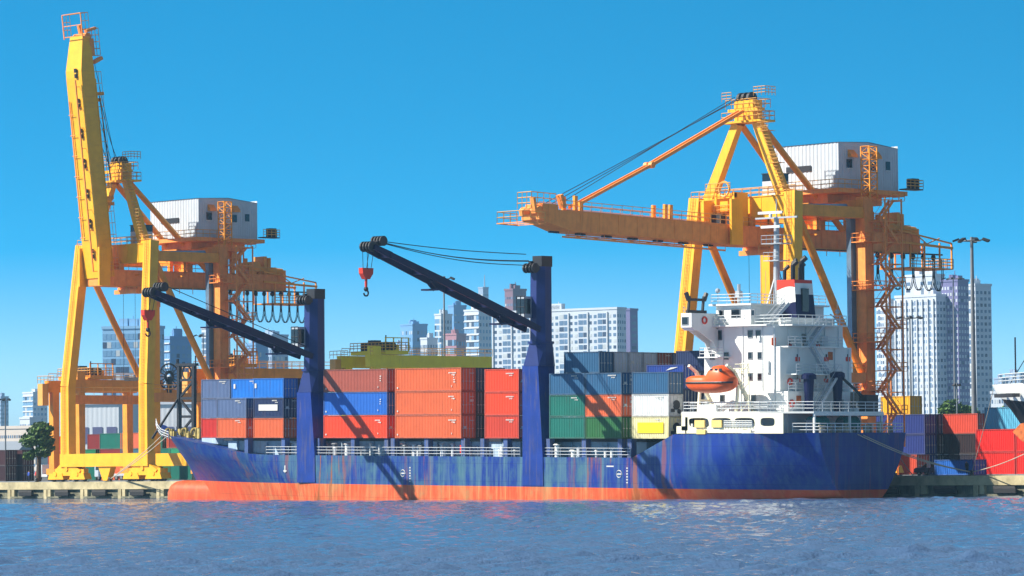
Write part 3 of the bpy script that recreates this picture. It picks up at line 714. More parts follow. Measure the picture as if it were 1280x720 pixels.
for za, zc, mi in ((zb, w1+.9, 0), (w1+.9, w2+.5, 1), (w2+.5, zt, 2)):
    a_, c_ = fsec(za), fsec(zc); b.mi = mi; b.add([a_[1], a_[2], c_[2], c_[1]], [(0, 1, 2, 3)]); b.add([a_[2], a_[3], c_[3], c_[2]], [(0, 1, 2, 3)]); b.add([a_[3], a_[0], c_[0], c_[3]], [(0, 1, 2, 3)])
b.mi = 2; b.add(fsec(zt), [(0, 1, 2, 3)]); b.mi = 3
b.box(x1-.3, x1+.03, y0+1.0, y0+2.1, zb+.8, zb+3.5)
b.build('funnel_casing', ['navyd', 'white', 'red', 'win'], fun)
b = MB()
for x, y, h, r in ((35.8, 9.4, 1.2, .22), (36.3, 10.2, 2.0, .2), (36.9, 9.6, 1.7, .28), (37.4, 10.6, 2.2, .32), (36.6, 11.2, 1.5, .25)):
    b.tube((x, y, zt), (x, y, zt+h), r, 10); b.tube((x, y, zt+h), (x+.5, y+.2, zt+h+.45), r, 10)
b.build('exhaust_pipe', 'dark', fun)
# ventilators
for px_, py_ in ((1011, 486), (1047, 484)):
    p = loc(onX(px_, py_, 42.4)); b = MB(); b.tube((p.x, p.y, 12.1 if px_ > 1020 else 12.2), (p.x, p.y, p.z+1.2), .5, 16, .62); b.tube((p.x, p.y, p.z+1.1), (p.x, p.y, p.z+1.6), .88, 16, .85); b.tube((p.x, p.y, p.z+1.6), (p.x, p.y, p.z+1.8), .85, 16, .5)
    b.tube((p.x, p.y, 10.6), (p.x, p.y, 12.2), .5, 10)
    b.build('ventilator', 'navyd', sup)
p = loc(onX(1047, 480, 42.4)); e = loc(onX(1083, 500, 43.5)); b = MB(); b.beam((p.x, p.y, p.z+1.2), e, .25, .25); b.box(e.x-.6, e.x+.6, e.y-.6, e.y+1.4, e.z-1.9, e.z+.6); b.tube((e.x, e.y+.4, 10.5), (e.x, e.y+.4, e.z), .3, 8); b.build('stores_crane', 'dark', sup)
# cream side bulwark with oval openings (posts and lintels built round the holes)
b = MB(); Yb = .12; Z0, Z1 = 8.05, 10.36
def bx(x0, x1, z0, z1): b.box(x0, x1, Yb, Yb+.14, z0, z1)
bx(28.0, 44.0, Z1-.42, Z1-.002); bx(28.0, 29.0, Z0+.35, Z1-.42); bx(27.2, 28.8, Z0, Z0+.85)
def fr_hole(xa, xb, za, zb_, xo0, xo1, zo0, zo1, slant=0):
    n = 24; inn = []; outp = []
    cx, cz = (xa+xb)/2, (za+zb_)/2
    for i in range(n):
        t = 2*PI*i/n; ct, st_ = math.cos(t), math.sin(t); k = 4
        rx = abs(ct)**(2/k)*(1 if ct > 0 else -1); rz_ = abs(st_)**(2/k)*(1 if st_ > 0 else -1)
        inn.append((cx+rx*(xb-xa)/2-slant*rz_*.5, cz+rz_*(zb_-za)/2))
        m_ = max(abs(ct), abs(st_)); outp.append(((xo0+xo1)/2+ct/m_*(xo1-xo0)/2, (zo0+zo1)/2+st_/m_*(zo1-zo0)/2))
    vs = [(x, Yb, z) for x, z in inn]+[(x, Yb, z) for x, z in outp]+[(x, Yb+.14, z) for x, z in inn]
    b.add(vs, [(i, (i+1) % n, n+(i+1) % n, n+i) for i in range(n)]+[((i+1) % n, i, 2*n+i, 2*n+(i+1) % n) for i in range(n)])
holes = ((29.2, 32.4, 28.6, 32.7), (32.9, 36.0, 32.7, 36.2), (36.5, 39.6, 36.2, 40.0), (40.5, 42.7, 40.0, 43.0))
for (xa, xb, xo0, xo1) in holes: fr_hole(xa, xb, 8.75 if xb < 42 else 8.9, 9.85, xo0, xo1, 8.55, 9.94, slant=.25 if xb < 42 else 0)
bx(28.6, 31.4, 8.06, 8.55); bx(31.9, 39.0, 8.12, 8.5); bx(39.6, 44.0, 8.06, 8.55); bx(43.0, 44.0, 8.55, 9.94)
b.build('side_bulwark', 'cream', sup)
b = MB()
for x in (30.3, 33.0): b.box(x, x+1.6, -.1, .1, 8.75, 9.6)
b.box(30.6, 32.0, -.1, .05, 7.98, 8.5); b.build('locker', pmat('locker_yellow', rgb(236, 206, 120), .5, var=.1), sup)
b = MB(); b.box(28.5, 39.8, 1.2, 1.3, 8.1, 9.2); b.rail([(34.9, .0, 8.7), (39.3, .0, 8.7)], .8, .5, .05, 4)
b.box(30.4, 33.4, .3, 1.0, 10.58, 11.4); b.build('gangway_stow', 'white', sup)
# after mooring deck: beams, posts, rope drums
b = MB()
for x, y in ((45.7, 3.5), (45.7, 15.0), (45.7, 9.5)): b.box(x-.12, x+.12, y-.12, y+.12, 8.1, 10.35)
b.box(45.75, 45.95, 3.3, 15.2, 10.1, 10.36); b.build('deck_post', 'white', sup)
for px_, r in ((1022, .75), (1060, .8)):
    p = loc(onX(px_, 529, 44.2)); b = MB()
    b.tube((p.x-.0, p.y-1.3, p.z), (p.x, p.y+1.3, p.z), r*.7, 14)
    for i in range(9): b.torus((p.x, p.y-1.2+i*.3, p.z), r*.8, .19, 'y', 16, 6)
    b.mi = 1; b.box(p.x-.5, p.x+.5, p.y-1.5, p.y-1.35, 8.1, p.z+.4); b.box(p.x-.5, p.x+.5, p.y+1.35, p.y+1.5, 8.1, p.z+.4)
    b.build('rope_drum', ['grope', 'grey'], sup)
random.seed(11); b = MB()
for i in range(16):
    y = 4+i*.85; h = random.uniform(.5, 1.2); r = random.uniform(.12, .32); x = random.uniform(45.2, 46.3); b.tube((x, y, 8.1), (x, y, 8.1+h), r, 8); b.tube((x, y, 8.1+h), (x, y, 8.2+h), r*1.4, 8)
b.build('mooring_bitt', pmat('bitt_paint', rgb(190, 180, 150), .6, var=.5, vscale=.9, streak=.6, streak_col=rgb(190, 90, 40)), sup)
b = MB(); p = loc(onY(947, 561, 0)); 
b = MB(); b.torus((41.22+.06, 4.6, 11.5), .34, .11, 'x', 16, 6); b.torus((40.08, 5.6, 15.9-1.9), .34, .11, 'x', 16, 6); b.build('lifebuoy', 'red', sup)
# davits
b = MB()
for x in (29.9, 35.9):
    b.beam((x, 3.9, 10.6), (x, .6, 15.2), .35, .35); b.beam((x, 1.0, 10.6), (x, 1.3, 13.6), .25, .3); b.beam((x, .6, 15.2), (x, -.6, 15.9), .3, .3)
b.beam((29.9, 3, 11.9), (29.9, 1.1, 11.9), .2, .2)
for k in range(5):
    z = 10.6+k*1.1
    for x, y in ((36.8, .9), (38.0, .9)): b.tube((x, y, z), (x, y, z+1.1), .06, 5)
    b.tube((36.8, .9, z+(1.1 if k % 2 else 0)), (38.0, .9, z+(0 if k % 2 else 1.1)), .05, 5); b.tube((36.8, .9, z+1.1), (38.0, .9, z+1.1), .05, 5)
b.rail([(36.2, .5, 15.0), (38.2, .5, 15.0)], 1, .7, .05, 2); b.box(36.2, 38.2, .5, 1.8, 14.95, 15.0)
b.build('davit', 'cream', sup)
# lifeboat, hanging in the davits: a thing of its own
lbt = thing('lifeboat', 'orange enclosed lifeboat hanging in its davits beside the white bridge', 'lifeboat')
lbt.matrix_basis = SHIPM @ Matrix.Translation((33.0, 0.0, 13.2)) @ Matrix.Diagonal((1, 1.1, 1.45, 1))
b = MB(); Lh = 3.65; nst = 17; ns = 16; rows = []
for i in range(nst):
    t = -1+2*i/(nst-1); x = t*Lh; w = 1.3*(1-(abs(t)*.985)**5)**.55
    keel = -.35+.55*abs(t)**3; top = 1.0+.7*max(0, 1-abs((t-.42)/.42)**3)-.5*max(0, abs(t)-.7)
    r = []
    for j in range(ns):
        a = 2*PI*j/ns; cy_ = math.cos(a); sz = math.sin(a)
        if sz < 0: z = .5+(.5-keel)*sz
        else: z = .5+(top-.5)*sz**.62*1.15
        y = w*(abs(cy_)**.7)*(1 if cy_ > 0 else -1)
        r.append((x, y, z))
    rows.append(r)
vs = [p for r in rows for p in r]; fs = [(i*ns+j, (i+1)*ns+j, (i+1)*ns+(j+1) % ns, i*ns+(j+1) % ns) for i in range(nst-1) for j in range(ns)]
fs += [tuple(range(ns)), tuple(reversed(range((nst-1)*ns, nst*ns)))]
b.add(vs, fs); b.build('boat_hull', 'boat', lbt, smooth=True)
b = MB(); pts = [(-1+2*i/16) for i in range(17)]
b.path([(t*(Lh+.06), -1.3*(1-(abs(t)*.985)**5)**.55-.05, .5) for t in pts], .07, 5); b.build('fender_strake', 'dark', lbt)
b = MB()
for x in (.9, 1.6, 2.3): b.box(x, x+.35, -1.12, -1.0, 1.35, 1.6)
b.build('window', 'win', lbt)
# wires from the davit heads
# ------------------------------------------------------------------ containers on deck
ORG = rgb(226, 104, 54); ORR = rgb(238, 70, 26); BRN = rgb(170, 84, 66); BLU = rgb(30, 104, 196); TEAL = rgb(40, 94, 134); GRN = rgb(10, 112, 96)
GRN2 = rgb(40, 106, 52); NAV = rgb(26, 44, 88); GBL = rgb(92, 112, 150); CYB = rgb(16, 120, 212); WHT = rgb(228, 230, 226); PYL = rgb(236, 226, 170); SLV = rgb(196, 206, 216)
RED = rgb(206, 40, 22); DRD = rgb(140, 36, 30); BWN = rgb(120, 62, 44); CYN = rgb(96, 186, 222); GRY = rgb(120, 128, 136); YEL = rgb(248, 186, 14); OLV = rgb(180, 190, 60)
CZ = 7.44
G = 'containers stowed on the ship'
BAY = {}
def bay(nm, x, L, rows, H=2.59):
    # rows: list over row index (0 = river side) of colour lists from the bottom tier up; None leaves a gap
    tiers = ['bottom', 'second', 'third', 'top']; out = []
    for r, stack in enumerate(rows):
        if not stack: continue
        z = CZ
        for k, c in enumerate(stack):
            if c is None: z += H; continue
            col, cname = c[:2]; h = c[2] if len(c) > 2 else H
            wh = 'outer row' if r == 0 else '%s row' % names[r]
            tn = 'bottom' if k == 0 else ('top' if k == len(stack)-1 else ('middle' if len(stack) == 3 else names[k]))
            lab = '%s%s, %s tier, %s, %s' % (cname, '' if 'container' in cname else ' container', tn, wh, nm)
            t = container(L, h, col, (x, .1+r*2.49, z), lab, True, group=G)
            out.append(((r, k), t)); z += h+.02
    return dict(out)
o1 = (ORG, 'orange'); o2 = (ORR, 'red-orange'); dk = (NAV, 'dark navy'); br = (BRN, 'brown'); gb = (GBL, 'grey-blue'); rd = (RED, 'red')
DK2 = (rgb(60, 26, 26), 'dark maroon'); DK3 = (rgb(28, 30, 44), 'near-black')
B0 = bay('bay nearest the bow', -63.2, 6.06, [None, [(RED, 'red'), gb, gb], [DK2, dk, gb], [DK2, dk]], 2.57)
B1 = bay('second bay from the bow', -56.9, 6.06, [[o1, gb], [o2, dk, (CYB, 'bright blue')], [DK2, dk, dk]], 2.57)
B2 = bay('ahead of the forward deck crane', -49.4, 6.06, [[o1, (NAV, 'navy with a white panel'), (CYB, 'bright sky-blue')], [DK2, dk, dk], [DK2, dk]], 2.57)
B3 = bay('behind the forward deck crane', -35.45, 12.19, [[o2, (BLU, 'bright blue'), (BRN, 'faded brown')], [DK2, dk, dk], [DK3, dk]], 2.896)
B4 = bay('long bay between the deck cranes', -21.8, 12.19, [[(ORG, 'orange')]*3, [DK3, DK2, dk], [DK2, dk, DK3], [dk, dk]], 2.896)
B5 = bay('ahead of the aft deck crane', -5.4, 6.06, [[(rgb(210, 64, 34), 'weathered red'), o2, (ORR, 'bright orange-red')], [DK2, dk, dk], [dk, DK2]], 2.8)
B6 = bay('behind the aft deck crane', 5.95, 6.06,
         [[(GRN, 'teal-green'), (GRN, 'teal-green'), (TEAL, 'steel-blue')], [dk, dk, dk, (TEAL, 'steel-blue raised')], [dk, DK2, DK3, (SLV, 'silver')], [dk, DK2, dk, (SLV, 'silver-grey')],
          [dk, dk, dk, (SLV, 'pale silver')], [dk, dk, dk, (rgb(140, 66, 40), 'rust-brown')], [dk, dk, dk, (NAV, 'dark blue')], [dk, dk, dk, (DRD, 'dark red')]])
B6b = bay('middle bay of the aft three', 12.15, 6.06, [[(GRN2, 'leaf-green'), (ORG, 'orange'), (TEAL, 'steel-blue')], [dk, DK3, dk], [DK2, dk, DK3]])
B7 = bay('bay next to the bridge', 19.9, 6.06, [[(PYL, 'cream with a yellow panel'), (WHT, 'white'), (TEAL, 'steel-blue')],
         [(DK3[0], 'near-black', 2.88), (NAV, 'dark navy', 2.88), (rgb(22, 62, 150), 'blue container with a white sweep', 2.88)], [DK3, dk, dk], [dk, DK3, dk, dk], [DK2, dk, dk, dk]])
def panel(t, x0, x1, z0, z1, mt, nm='panel'):
    b = MB(); b.box(x0, x1, -.035, .0, z0, z1); return b.build(nm, mt, t)
sw = MB(); sw.poly([(3.2, -.035, 2.2), (4.0, -.035, 2.55), (5.2, -.035, 2.6), (4.4, -.035, 2.4)], (0, .03, 0)); sw.build('marking', 'mark', B7[(1, 2)])
panel(B2[(0, 1)], 1.1, 4.9, .95, 1.75, 'mark'); panel(B7[(0, 0)], 1.0, 5.2, .65, 1.9, 'ymark')
for t_, x0 in ((B2[(0, 2)], .3), (B1[(1, 2)], .5)): panel(t_, x0, x0+.35, 1.3, 1.9, 'mark', 'marking')
random.seed(21)
for Bd, hx in ((B3, 11.0), (B4, 11.0)):
    for (r, k), t_ in Bd.items():
        if r: continue
        b = MB()
        for i in range(random.choice((1, 3, 4))): b.box(hx-.2, hx-.1+random.uniform(0, .2), -.02, .0, 1.9-i*.28, 2.02-i*.28)
        b.box(hx-.6, hx-.5, -.02, 0, .5, .7); b.box(.4, .6, -.02, 0, .35, .55)
        b.build('marking', 'mark', t_)
# ------------------------------------------------------------------ containers in the yard
GY = 'containers stacked in the yard'
def yard(px, py_bottom, Y, L, H, col, cname, where, tier=0, n=1):
    p = onY(px, 590, Y)
    lab = '%s container %s' % (cname, where)
    return container(L, H, col, (p.x, Y, QZ+tier*(H+.02)), lab, group=GY)
# right of the stern
yard(1168, 0, 33, 6.06, 1.9, BLU, 'bright blue', 'behind the parked cars on the right quay')
for k, (c, n_) in enumerate(((rgb(236, 36, 24), 'bright red'), (rgb(238, 30, 20), 'bright red'))):
    for j in range(3):
        p = onY(1220, 590, 41); w_ = ('left end of the big red wall at right', 'middle of the big red wall at right', 'right end of the big red wall at right edge')[j]
        if j < 2: container(12.19 if j else 6.06, 2.75, c, (p.x+(0 if j == 0 else 6.2), 41, QZ+k*2.77), '%s container, %s tier, %s' % (n_, ('lower', 'upper')[k], w_), group=GY)
p = onY(1231, 540, 46); container(12.19, 2.75, CYN, (p.x, 46, QZ+5.5), 'light blue container standing high behind the red ones at right', group=GY)
container(12.19, 2.72, DK2[0], (p.x, 46, QZ+2.75), 'dark maroon container hidden below the light blue one', group=GY); container(12.19, 2.72, NAV, (p.x, 46, QZ), 'navy container at the foot of the light blue one', group=GY)
def stack(px, Y, L, lst, where, H=2.6):
    p = onY(px, 590, Y)
    for k, (c, n_) in enumerate(lst):
        if c is None: continue
        container(L, H, c, (p.x, Y, QZ+k*(H+.02)), '%s container, %s, %s' % (n_, ('ground tier', 'second tier', 'third tier', 'fourth tier')[k], where), group=GY)
nv = (rgb(34, 52, 128), 'navy blue'); 
stack(1112, 54, 4.6, [(rgb(206, 74, 44), 'rust red')], 'just right of the stern')
stack(1068, 60, 12.19, [nv, nv, nv], 'in the near stack right of the stern')
stack(1084.7, 62.5, 12.19, [DK3, (rgb(50, 24, 24), 'dark brown'), dk], 'second row of the stack right of the stern')
stack(1178, 63.5, 6.06, [(rgb(40, 34, 50), 'dark plum'), (rgb(44, 26, 30), 'dark brown'), (rgb(214, 74, 50), 'red-orange')], 'just right of the navy containers')
stack(1101, 65, 12.19, [DK3, dk, (rgb(120, 30, 34), 'dark crimson')], 'third row of the stack right of the stern')
stack(1152, 69, 12.19, [DK3, (rgb(44, 22, 22), 'dark brown'), (rgb(70, 26, 28), 'maroon')], 'fourth row of the stack right of the stern')
p = onY(1101, 510, 70); container(6.06*.85, 2.6, YEL, (p.x, 70, QZ+3*2.62), 'bright yellow container on top of the stack right of the stern', group=GY)
stack(1092, 70, 6.06, [DK3, dk, dk], 'under the bright yellow container')
# left, behind the gantry crane
stack(-20, 66, 6.06, [(rgb(60, 28, 34), 'dark wine'), (rgb(70, 32, 36), 'wine red')], 'at the far left edge of the yard')
stack(1, 69, 6.06, [(rgb(70, 36, 44), 'plum brown'), (rgb(84, 44, 50), 'dusty maroon')], 'far left, beside the lamp mast')
xl = onY(92, 590, 78).x
cols_ = [[(GRN, 'green'), (rgb(30, 130, 84), 'mid green')], [(ORG, 'orange'), (DRD, 'dark red'), (GRN, 'bright green')], [(rgb(214, 120, 66), 'sandy orange'), (rgb(60, 110, 130), 'slate blue'), (rgb(222, 110, 74), 'salmon')], [(GRN2, 'leaf green'), (GRN, 'deep green')], [(GRN, 'teal green'), (rgb(40, 150, 110), 'sea green'), (DRD, 'dark red')], [(RED, 'scarlet'), (GRN, 'bottle green')], [(ORG, 'orange'), (TEAL, 'steel blue')]]
cols2 = [[(RED, 'red'), (BRN, 'brown'), (DRD, 'crimson'), ], [(GRN, 'green'), (BRN, 'brown'), (OLV, 'olive')], [(DRD, 'dark red'), (ORG, 'orange'), (GRN, 'green')], [(BRN, 'brown'), (RED, 'red'), (ORG, 'orange')], [(GRN, 'green'), (BRN, 'brown'), (TEAL, 'blue')], [(DRD, 'dark red'), (ORG, 'orange'), (RED, 'red')]]
for i, l_ in enumerate(cols_):
    for k, (c, n_) in enumerate(l_): container(6.06, 2.6, c, (xl+i*6.4+(.8 if i % 2 else 0), 78, QZ+k*2.62), '%s container, %s, %s stack, front yard row behind the left crane' % (n_, ('ground tier', 'second tier', 'third tier')[k], names[i]), group=GY)
for i, l_ in enumerate(cols2):
    for k, (c, n_) in enumerate(l_): container(6.06, 2.6, c, (xl+i*7.2-4, 84, QZ+k*2.62), '%s container, %s, %s stack, rear yard row behind the left crane' % (n_, ('ground tier', 'second tier', 'third tier')[k], names[i]), group=GY)
stack(60, 100, 6.06, [(rgb(214, 98, 30), 'orange'), (rgb(196, 60, 40), 'brick red'), (RED, 'red')], 'beside the tree left of the left gantry crane')
stack(76, 96, 6.06, [(YEL, 'yellow'), (rgb(236, 120, 30), 'light orange')], 'at the foot of the orange yard crane at left')
# small id codes, placards and door labels on the ship's outer containers
random.seed(33)
for Bd in (B0, B1, B2, B3, B4, B5, B6, B6b, B7):
    for (r, k), t_ in Bd.items():
        if (r > 1 and k < 3) or random.random() < .4: continue
        xm = 11.6 if Bd in (B3, B4) else 5.5
        b = MB()
        for i in range(random.choice((5, 7))): b.box(xm-1.7+i*.2, xm-1.58+i*.2, -.022, -.002, 2.18, 2.33)
        for i in range(3): b.box(xm-1.1+i*.2, xm-.98+i*.2, -.022, -.002, 1.95, 2.07)
        xe = xm+.58
        for i in range(6): b.box(xe-.02, xe+.01, 1.5+i*.12, 1.56+i*.12, 2.15, 2.27)
        b.box(xe-.02, xe+.01, 1.5, 2.1, 1.6, 1.9) if random.random() < .4 else None
        b.box(xe-.02, xe+.01, .45, .9, 1.2, 1.5) if random.random() < .4 else None
        b.build('marking', 'mark', t_)
# the reefer-like white containers near the bridge show round fan grilles on their doors
for key in ((0, 1), (0, 0)):
    t_ = B7[key]
    b = MB(); b.tube((6.03, 1.3, 1.35), (6.13, 1.3, 1.35), .55, 18); b.tube((6.03, 1.75, .6), (6.12, 1.75, .6), .28, 12); b.box(6.02, 6.1, .4, 1.0, .5, .9)
    b.build('fan_grille', 'dark', t_)
# ------------------------------------------------------------------ ship-to-shore gantry cranes
def sts(cx, boom_up, label, side):
    t = thing('gantry_crane', label, 'gantry crane', (cx, 26, QZ), 0, 'gantry cranes on the quay')
    def V(x, y, z): return (x, y-26, z-QZ)
    def bld(b, nm, mt, par=t): return b.build(nm, mt, par)
    # legs
    for s_ in (-1, 1):
        b = MB(); b.beam(V(s_*9.3, 26, 6.4), V(s_*9.3, 26, 16.5), 2.0, 1.35, 1.9, 1.35, up=(0, 1, 0)); b.beam(V(s_*9.3, 26, 16.5), V(s_*8.1, 28, 37.4), 1.9, 1.35, 1.75, 1.5, up=(0, 1, 0))
        l = bld(b, 'leg', 'yel')
        b = MB()
        for q in range(2):
            pts = [V(s_*9.3-.25+q*.5, 25.2, 6.6), V(s_*9.3-.25+q*.5, 25.2, 16.5), V(s_*8.1-.25+q*.5, 27.1, 37.8)]; b.path(pts, .04, 4)
        for i in range(75): z = 6.6+i*.41; k = max(0, (z-16.5)/20.9); y = 25.2+k*1.9; x = s_*(9.3-1.2*k); b.tube(V(x-.25, y, z), V(x+.25, y, z), .03, 4)
        for i in range(6): z = 20+i*3; k = (z-16.5)/20.9; b.tube(V(s_*(9.3-1.2*k), 25.2+1.9*k, z), V(s_*(9.3-1.2*k), 25.6+1.9*k, z), .05, 4)
        b.build('ladder', 'orgd', l)
        b = MB(); w = 1.55 if s_ > 0 else 1.6
        b.beam(V(s_*8.1, 41, 6.4), V(s_*8.1, 41, 37.2), w, w, up=(0, 1, 0)); bld(b, 'leg', 'orgd' if s_ > 0 else 'yel')
    # sill beams, tie beams, portals
    b = MB(); b.box(-10.4, 10.4, -.75, .75, 4.65-QZ, 6.55-QZ); b.poly([(-1.5, -.5, 4.65-QZ), (1.5, -.5, 4.65-QZ), (.6, -.5, .15), (-.4, -.5, .15)][::-1], (0, 1, 0))
    bld(b, 'sill_beam', 'yel')
    b = MB(); b.box(-9.6, 9.6, 14.3, 15.7, 4.65-QZ, 6.55-QZ); bld(b, 'sill_beam', 'yel')
    for s_ in (-1, 1):
        b = MB(); b.beam(V(s_*9.0, 26.6, 14.6), V(s_*8.4, 40, 14.6), 1.1, 1.3); b.mi = 1
        b.rail([V(s_*9.0+.5, 26.8, 15.3), V(s_*8.4+.5, 40, 15.3)], 1.1, 1.6, .05, 2); b.build('tie_beam', ['orgd', 'rail'], t)
        b = MB(); b.tube(V(s_*8.1, 28.6, 34.6), V(s_*8.1, 40.2, 15.2), .5, 10); bld(b, 'brace', 'org')
        b = MB(); b.beam(V(s_*8.1, 28, 35.2), V(s_*8.1, 41, 35.2), 1.2, 1.4); bld(b, 'tie_beam', 'org')
    b = MB(); b.box(-8.6, 8.6, 1.4, 2.9, 34.3-QZ, 37.1-QZ); b.box(-8.6, 8.6, 1.3, 3.0, 37.0-QZ, 37.1-QZ+.02); [b.box(x, x+.08, 1.35, 2.95, 34.35-QZ, 36.95-QZ) for x in (-6, -3.5, 3.2, 5.8)]; b.mi = 1; b.rail([V(-8.8, 27.5, 37.1), V(8.8, 27.5, 37.1)], 1.1, 1.5, .05, 2); b.rail([V(-8.8, 28.9, 37.1), V(8.8, 28.9, 37.1)], 1.1, 1.5, .05, 2)
    b.build('portal_beam', ['yel', 'rail'], t)
    b = MB(); b.box(-8.6, 8.6, 14.2, 15.7, 34.6-QZ, 36.9-QZ); bld(b, 'portal_beam', 'org')
    # bogies
    for sx in (-1, 1):
        for yy in (26, 41):
            g = D.objects.new('bogie', None); COL.objects.link(g); g.parent = t; g.location = (sx*9.0, yy-26, 0)
            b = MB()
            b.poly([(-2.2, -.55, .9), (-2.9, -.55, 1.7), (-1.8, -.55, 2.45), (1.6, -.55, 2.45), (3.3, -.55, 1.7), (2.6, -.55, .9)][::-1], (0, 1.1, 0))
            for q in (-1, 1): b.poly([(q*2.6-1.9, -.65, .35), (q*2.6-1.5, -.65, 1.25), (q*2.6+1.5, -.65, 1.25), (q*2.6+1.9, -.65, .35)][::-1], (0, 1.3, 0)); b.tube((q*2.6, -.75, 1.1), (q*2.6, .75, 1.1), .3, 10)
            b.tube((0, -.7, 1.9), (0, .7, 1.9), .35, 10); b.box(3.2, 3.9, -.4, .4, .7, 1.9); b.box(-3.5, -2.9, -.4, .4, .8, 1.5)
            b.build('truck_frame', 'yel', g)
            b = MB()
            for q in (-3.7, -1.6, 1.6, 3.7): b.tube((q, -.14, .4), (q, .14, .4), .38, 16); b.tube((q, -.2, .4), (q, .2, .4), .15, 8)
            b.build('wheel', 'dark', g)
    # A-frame and apex
    for s_ in (-1, 1):
        b = MB(); b.beam(V(s_*6.3, 28.2, 37.0), V(s_*1.7, 28.6, 46.4), 1.5, 1.1, 1.15, .9, up=(0, 1, 0)); bld(b, 'a_frame_leg', 'yel')
        b = MB(); b.tube(V(s_*1.6, 29.3, 46.2), V(s_*2.2, 43.5, 33.5), .42, 10); bld(b, 'backstay', 'org')
    b = MB(); b.box(-3.3, 3.3, 1.4, 4.1, 46.4-QZ, 46.65-QZ); b.box(-1.6, 1.6, 1.9, 3.6, 46.65-QZ, 49.2-QZ); b.box(-2.6, 2.4, 1.8, 3.2, 47.8-QZ, 48.2-QZ); b.mi = 2
    for x in (-1.1, -.3, .6): b.tube(V(x-.15, 28.7, 49.4), V(x+.25, 28.7, 49.4), .85, 16)
    b.mi = 1
    for z, a in ((46.65, 3.3), (48.2, 2.6)): b.rail([V(-a, 27.4, z), V(a, 27.4, z), V(a, 30, z), V(-a, 30, z)], 1.1, 1.0, .05, 2)
    b.rail([V(-3.4, 27.6, 49.2), V(-1.8, 27.6, 49.2)], 1.1, .7, .05, 3); b.rail([V(2, 27.6, 49.6), V(4, 27.6, 49.6), V(4, 29.4, 49.6)], 1.1, .7, .05, 3)
    b.build('apex_platform', ['yel', 'rail', 'dark'], t)
    # caged ladder down the landward A-frame leg
    b = MB()
    for i in range(26):
        k = i/25; x = 2.6+(6.9-2.6)*k; z = 49-(49-38)*k; b.torus(V(x, 27.4, z), .42, .04, 'z', 10, 4)
        if i < 25:
            for dx in (-.4, .4): b.tube(V(x+dx, 27.4, z), V(x+dx+.172, 27.4, z-.44), .04, 4)
    for k in (.35, .72): x = 2.6+4.3*k; z = 49-11*k; b.box(x-.9, x+.9, .9, 2.2, z-QZ-.05, z-QZ); b.rail([V(x-.9, 26.9, z), V(x+.9, 26.9, z)], 1.0, .6, .04, 2)
    bld(b, 'caged_ladder', 'rail')
    # main girder with hanging walkway
    b = MB(); b.box(-1.8, 1.8, -2.2, 33.0, 31.1-QZ, 33.35-QZ); b.box(-1.9, 1.9, -2.2, 33.0, 31.0-QZ, 31.12-QZ); b.box(-1.9, 1.9, -2.2, 33.0, 33.3-QZ, 33.42-QZ)
    for i in range(12): b.box(-1.85, 1.85, i*2.9-.5, i*2.9-.42, 31.12-QZ, 33.3-QZ)
    bld(b, 'main_girder', 'orgd')
    b = MB()
    for y in (27.6, 40.5): b.box(-1.6, 1.6, y-.5-26, y+.5-26, 33.3-QZ, 34.8-QZ)
    for y in (30, 34, 38): b.box(-2.9, -1.8, y-26, y-25.8, 32.6-QZ, 32.8-QZ); b.box(1.8, 2.9, y-26, y-25.8, 32.6-QZ, 32.8-QZ)
    b.mi = 1; b.rail([V(1.9, 24, 33.4), V(1.9, 57, 33.4)], 1.1, 1.6, .045, 2); b.rail([V(2.2, 28, 30.1), V(2.2, 58, 30.1)], .9, 2.4, .06, 1)
    b.build('girder_walkway', ['org', 'rail'], t)
    # landside end: winch, frame, platform
    b = MB(); b.box(-2.6, 2.6, 30.0, 38.6, 29.0-QZ, 29.15-QZ); b.mi = 1; b.rail([V(2.6, 56, 29.15), V(2.6, 64.6, 29.15), V(-2.6, 64.6, 29.15)], 1.2, 1.2, .055, 3); b.mi = 0
    for y in (56.2, 59, 62, 64.4):
        for x in (-2.5, 2.5): b.beam(V(x, y, 29), V(x, y, 32.4 if y < 66 else 31.6), .18, .18)
    for x in (-2.5, 2.5): b.beam(V(x, 54, 32.3), V(x, 64.6, 31.8), .25, .3); b.beam(V(x, 54, 33.8), V(x, 64.4, 32.4), .15, .2); b.beam(V(x, 57, 33.6), V(x, 59.5, 32.2), .12, .12); b.beam(V(x, 62, 33), V(x, 59.5, 32.2), .12, .12)
    b.build('end_platform', ['org', 'rail'], t)
    b = MB(); b.box(-1.5, 1.5, 26, 27.5, 33.4-QZ, 35-QZ); b.tube(V(-1.6, 53.5, 34.6), V(1.6, 53.5, 34.6), .8, 14); b.box(-1.2, 1.2, 28, 33.5, 33.4-QZ, 34.2-QZ); b.tube(V(1, 54, 34.2), V(1, 58.8, 33.9), .55, 12); b.tube(V(1.1, 50.5, 34.2), V(1.1, 50.5, 36.1), .28, 8); b.tube(V(1.1, 51.6, 34.2), V(1.1, 51.6, 35.8), .35, 8); b.tube(V(1, 56.2, 34.4), V(1, 56.2, 36.0), .4, 8); b.box(-1, 1.4, 29, 29.6, 33.4-QZ, 36.2-QZ)
    bld(b, 'rope_winch', 'org')
    # festoon loops
    b = MB()
    ys = [44.5+i*1.65 for i in range(12)] if boom_up else [31.5, 35.5, 46.5, 50.3, 53, 55.2, 57.2, 59.2, 61.2, 63]
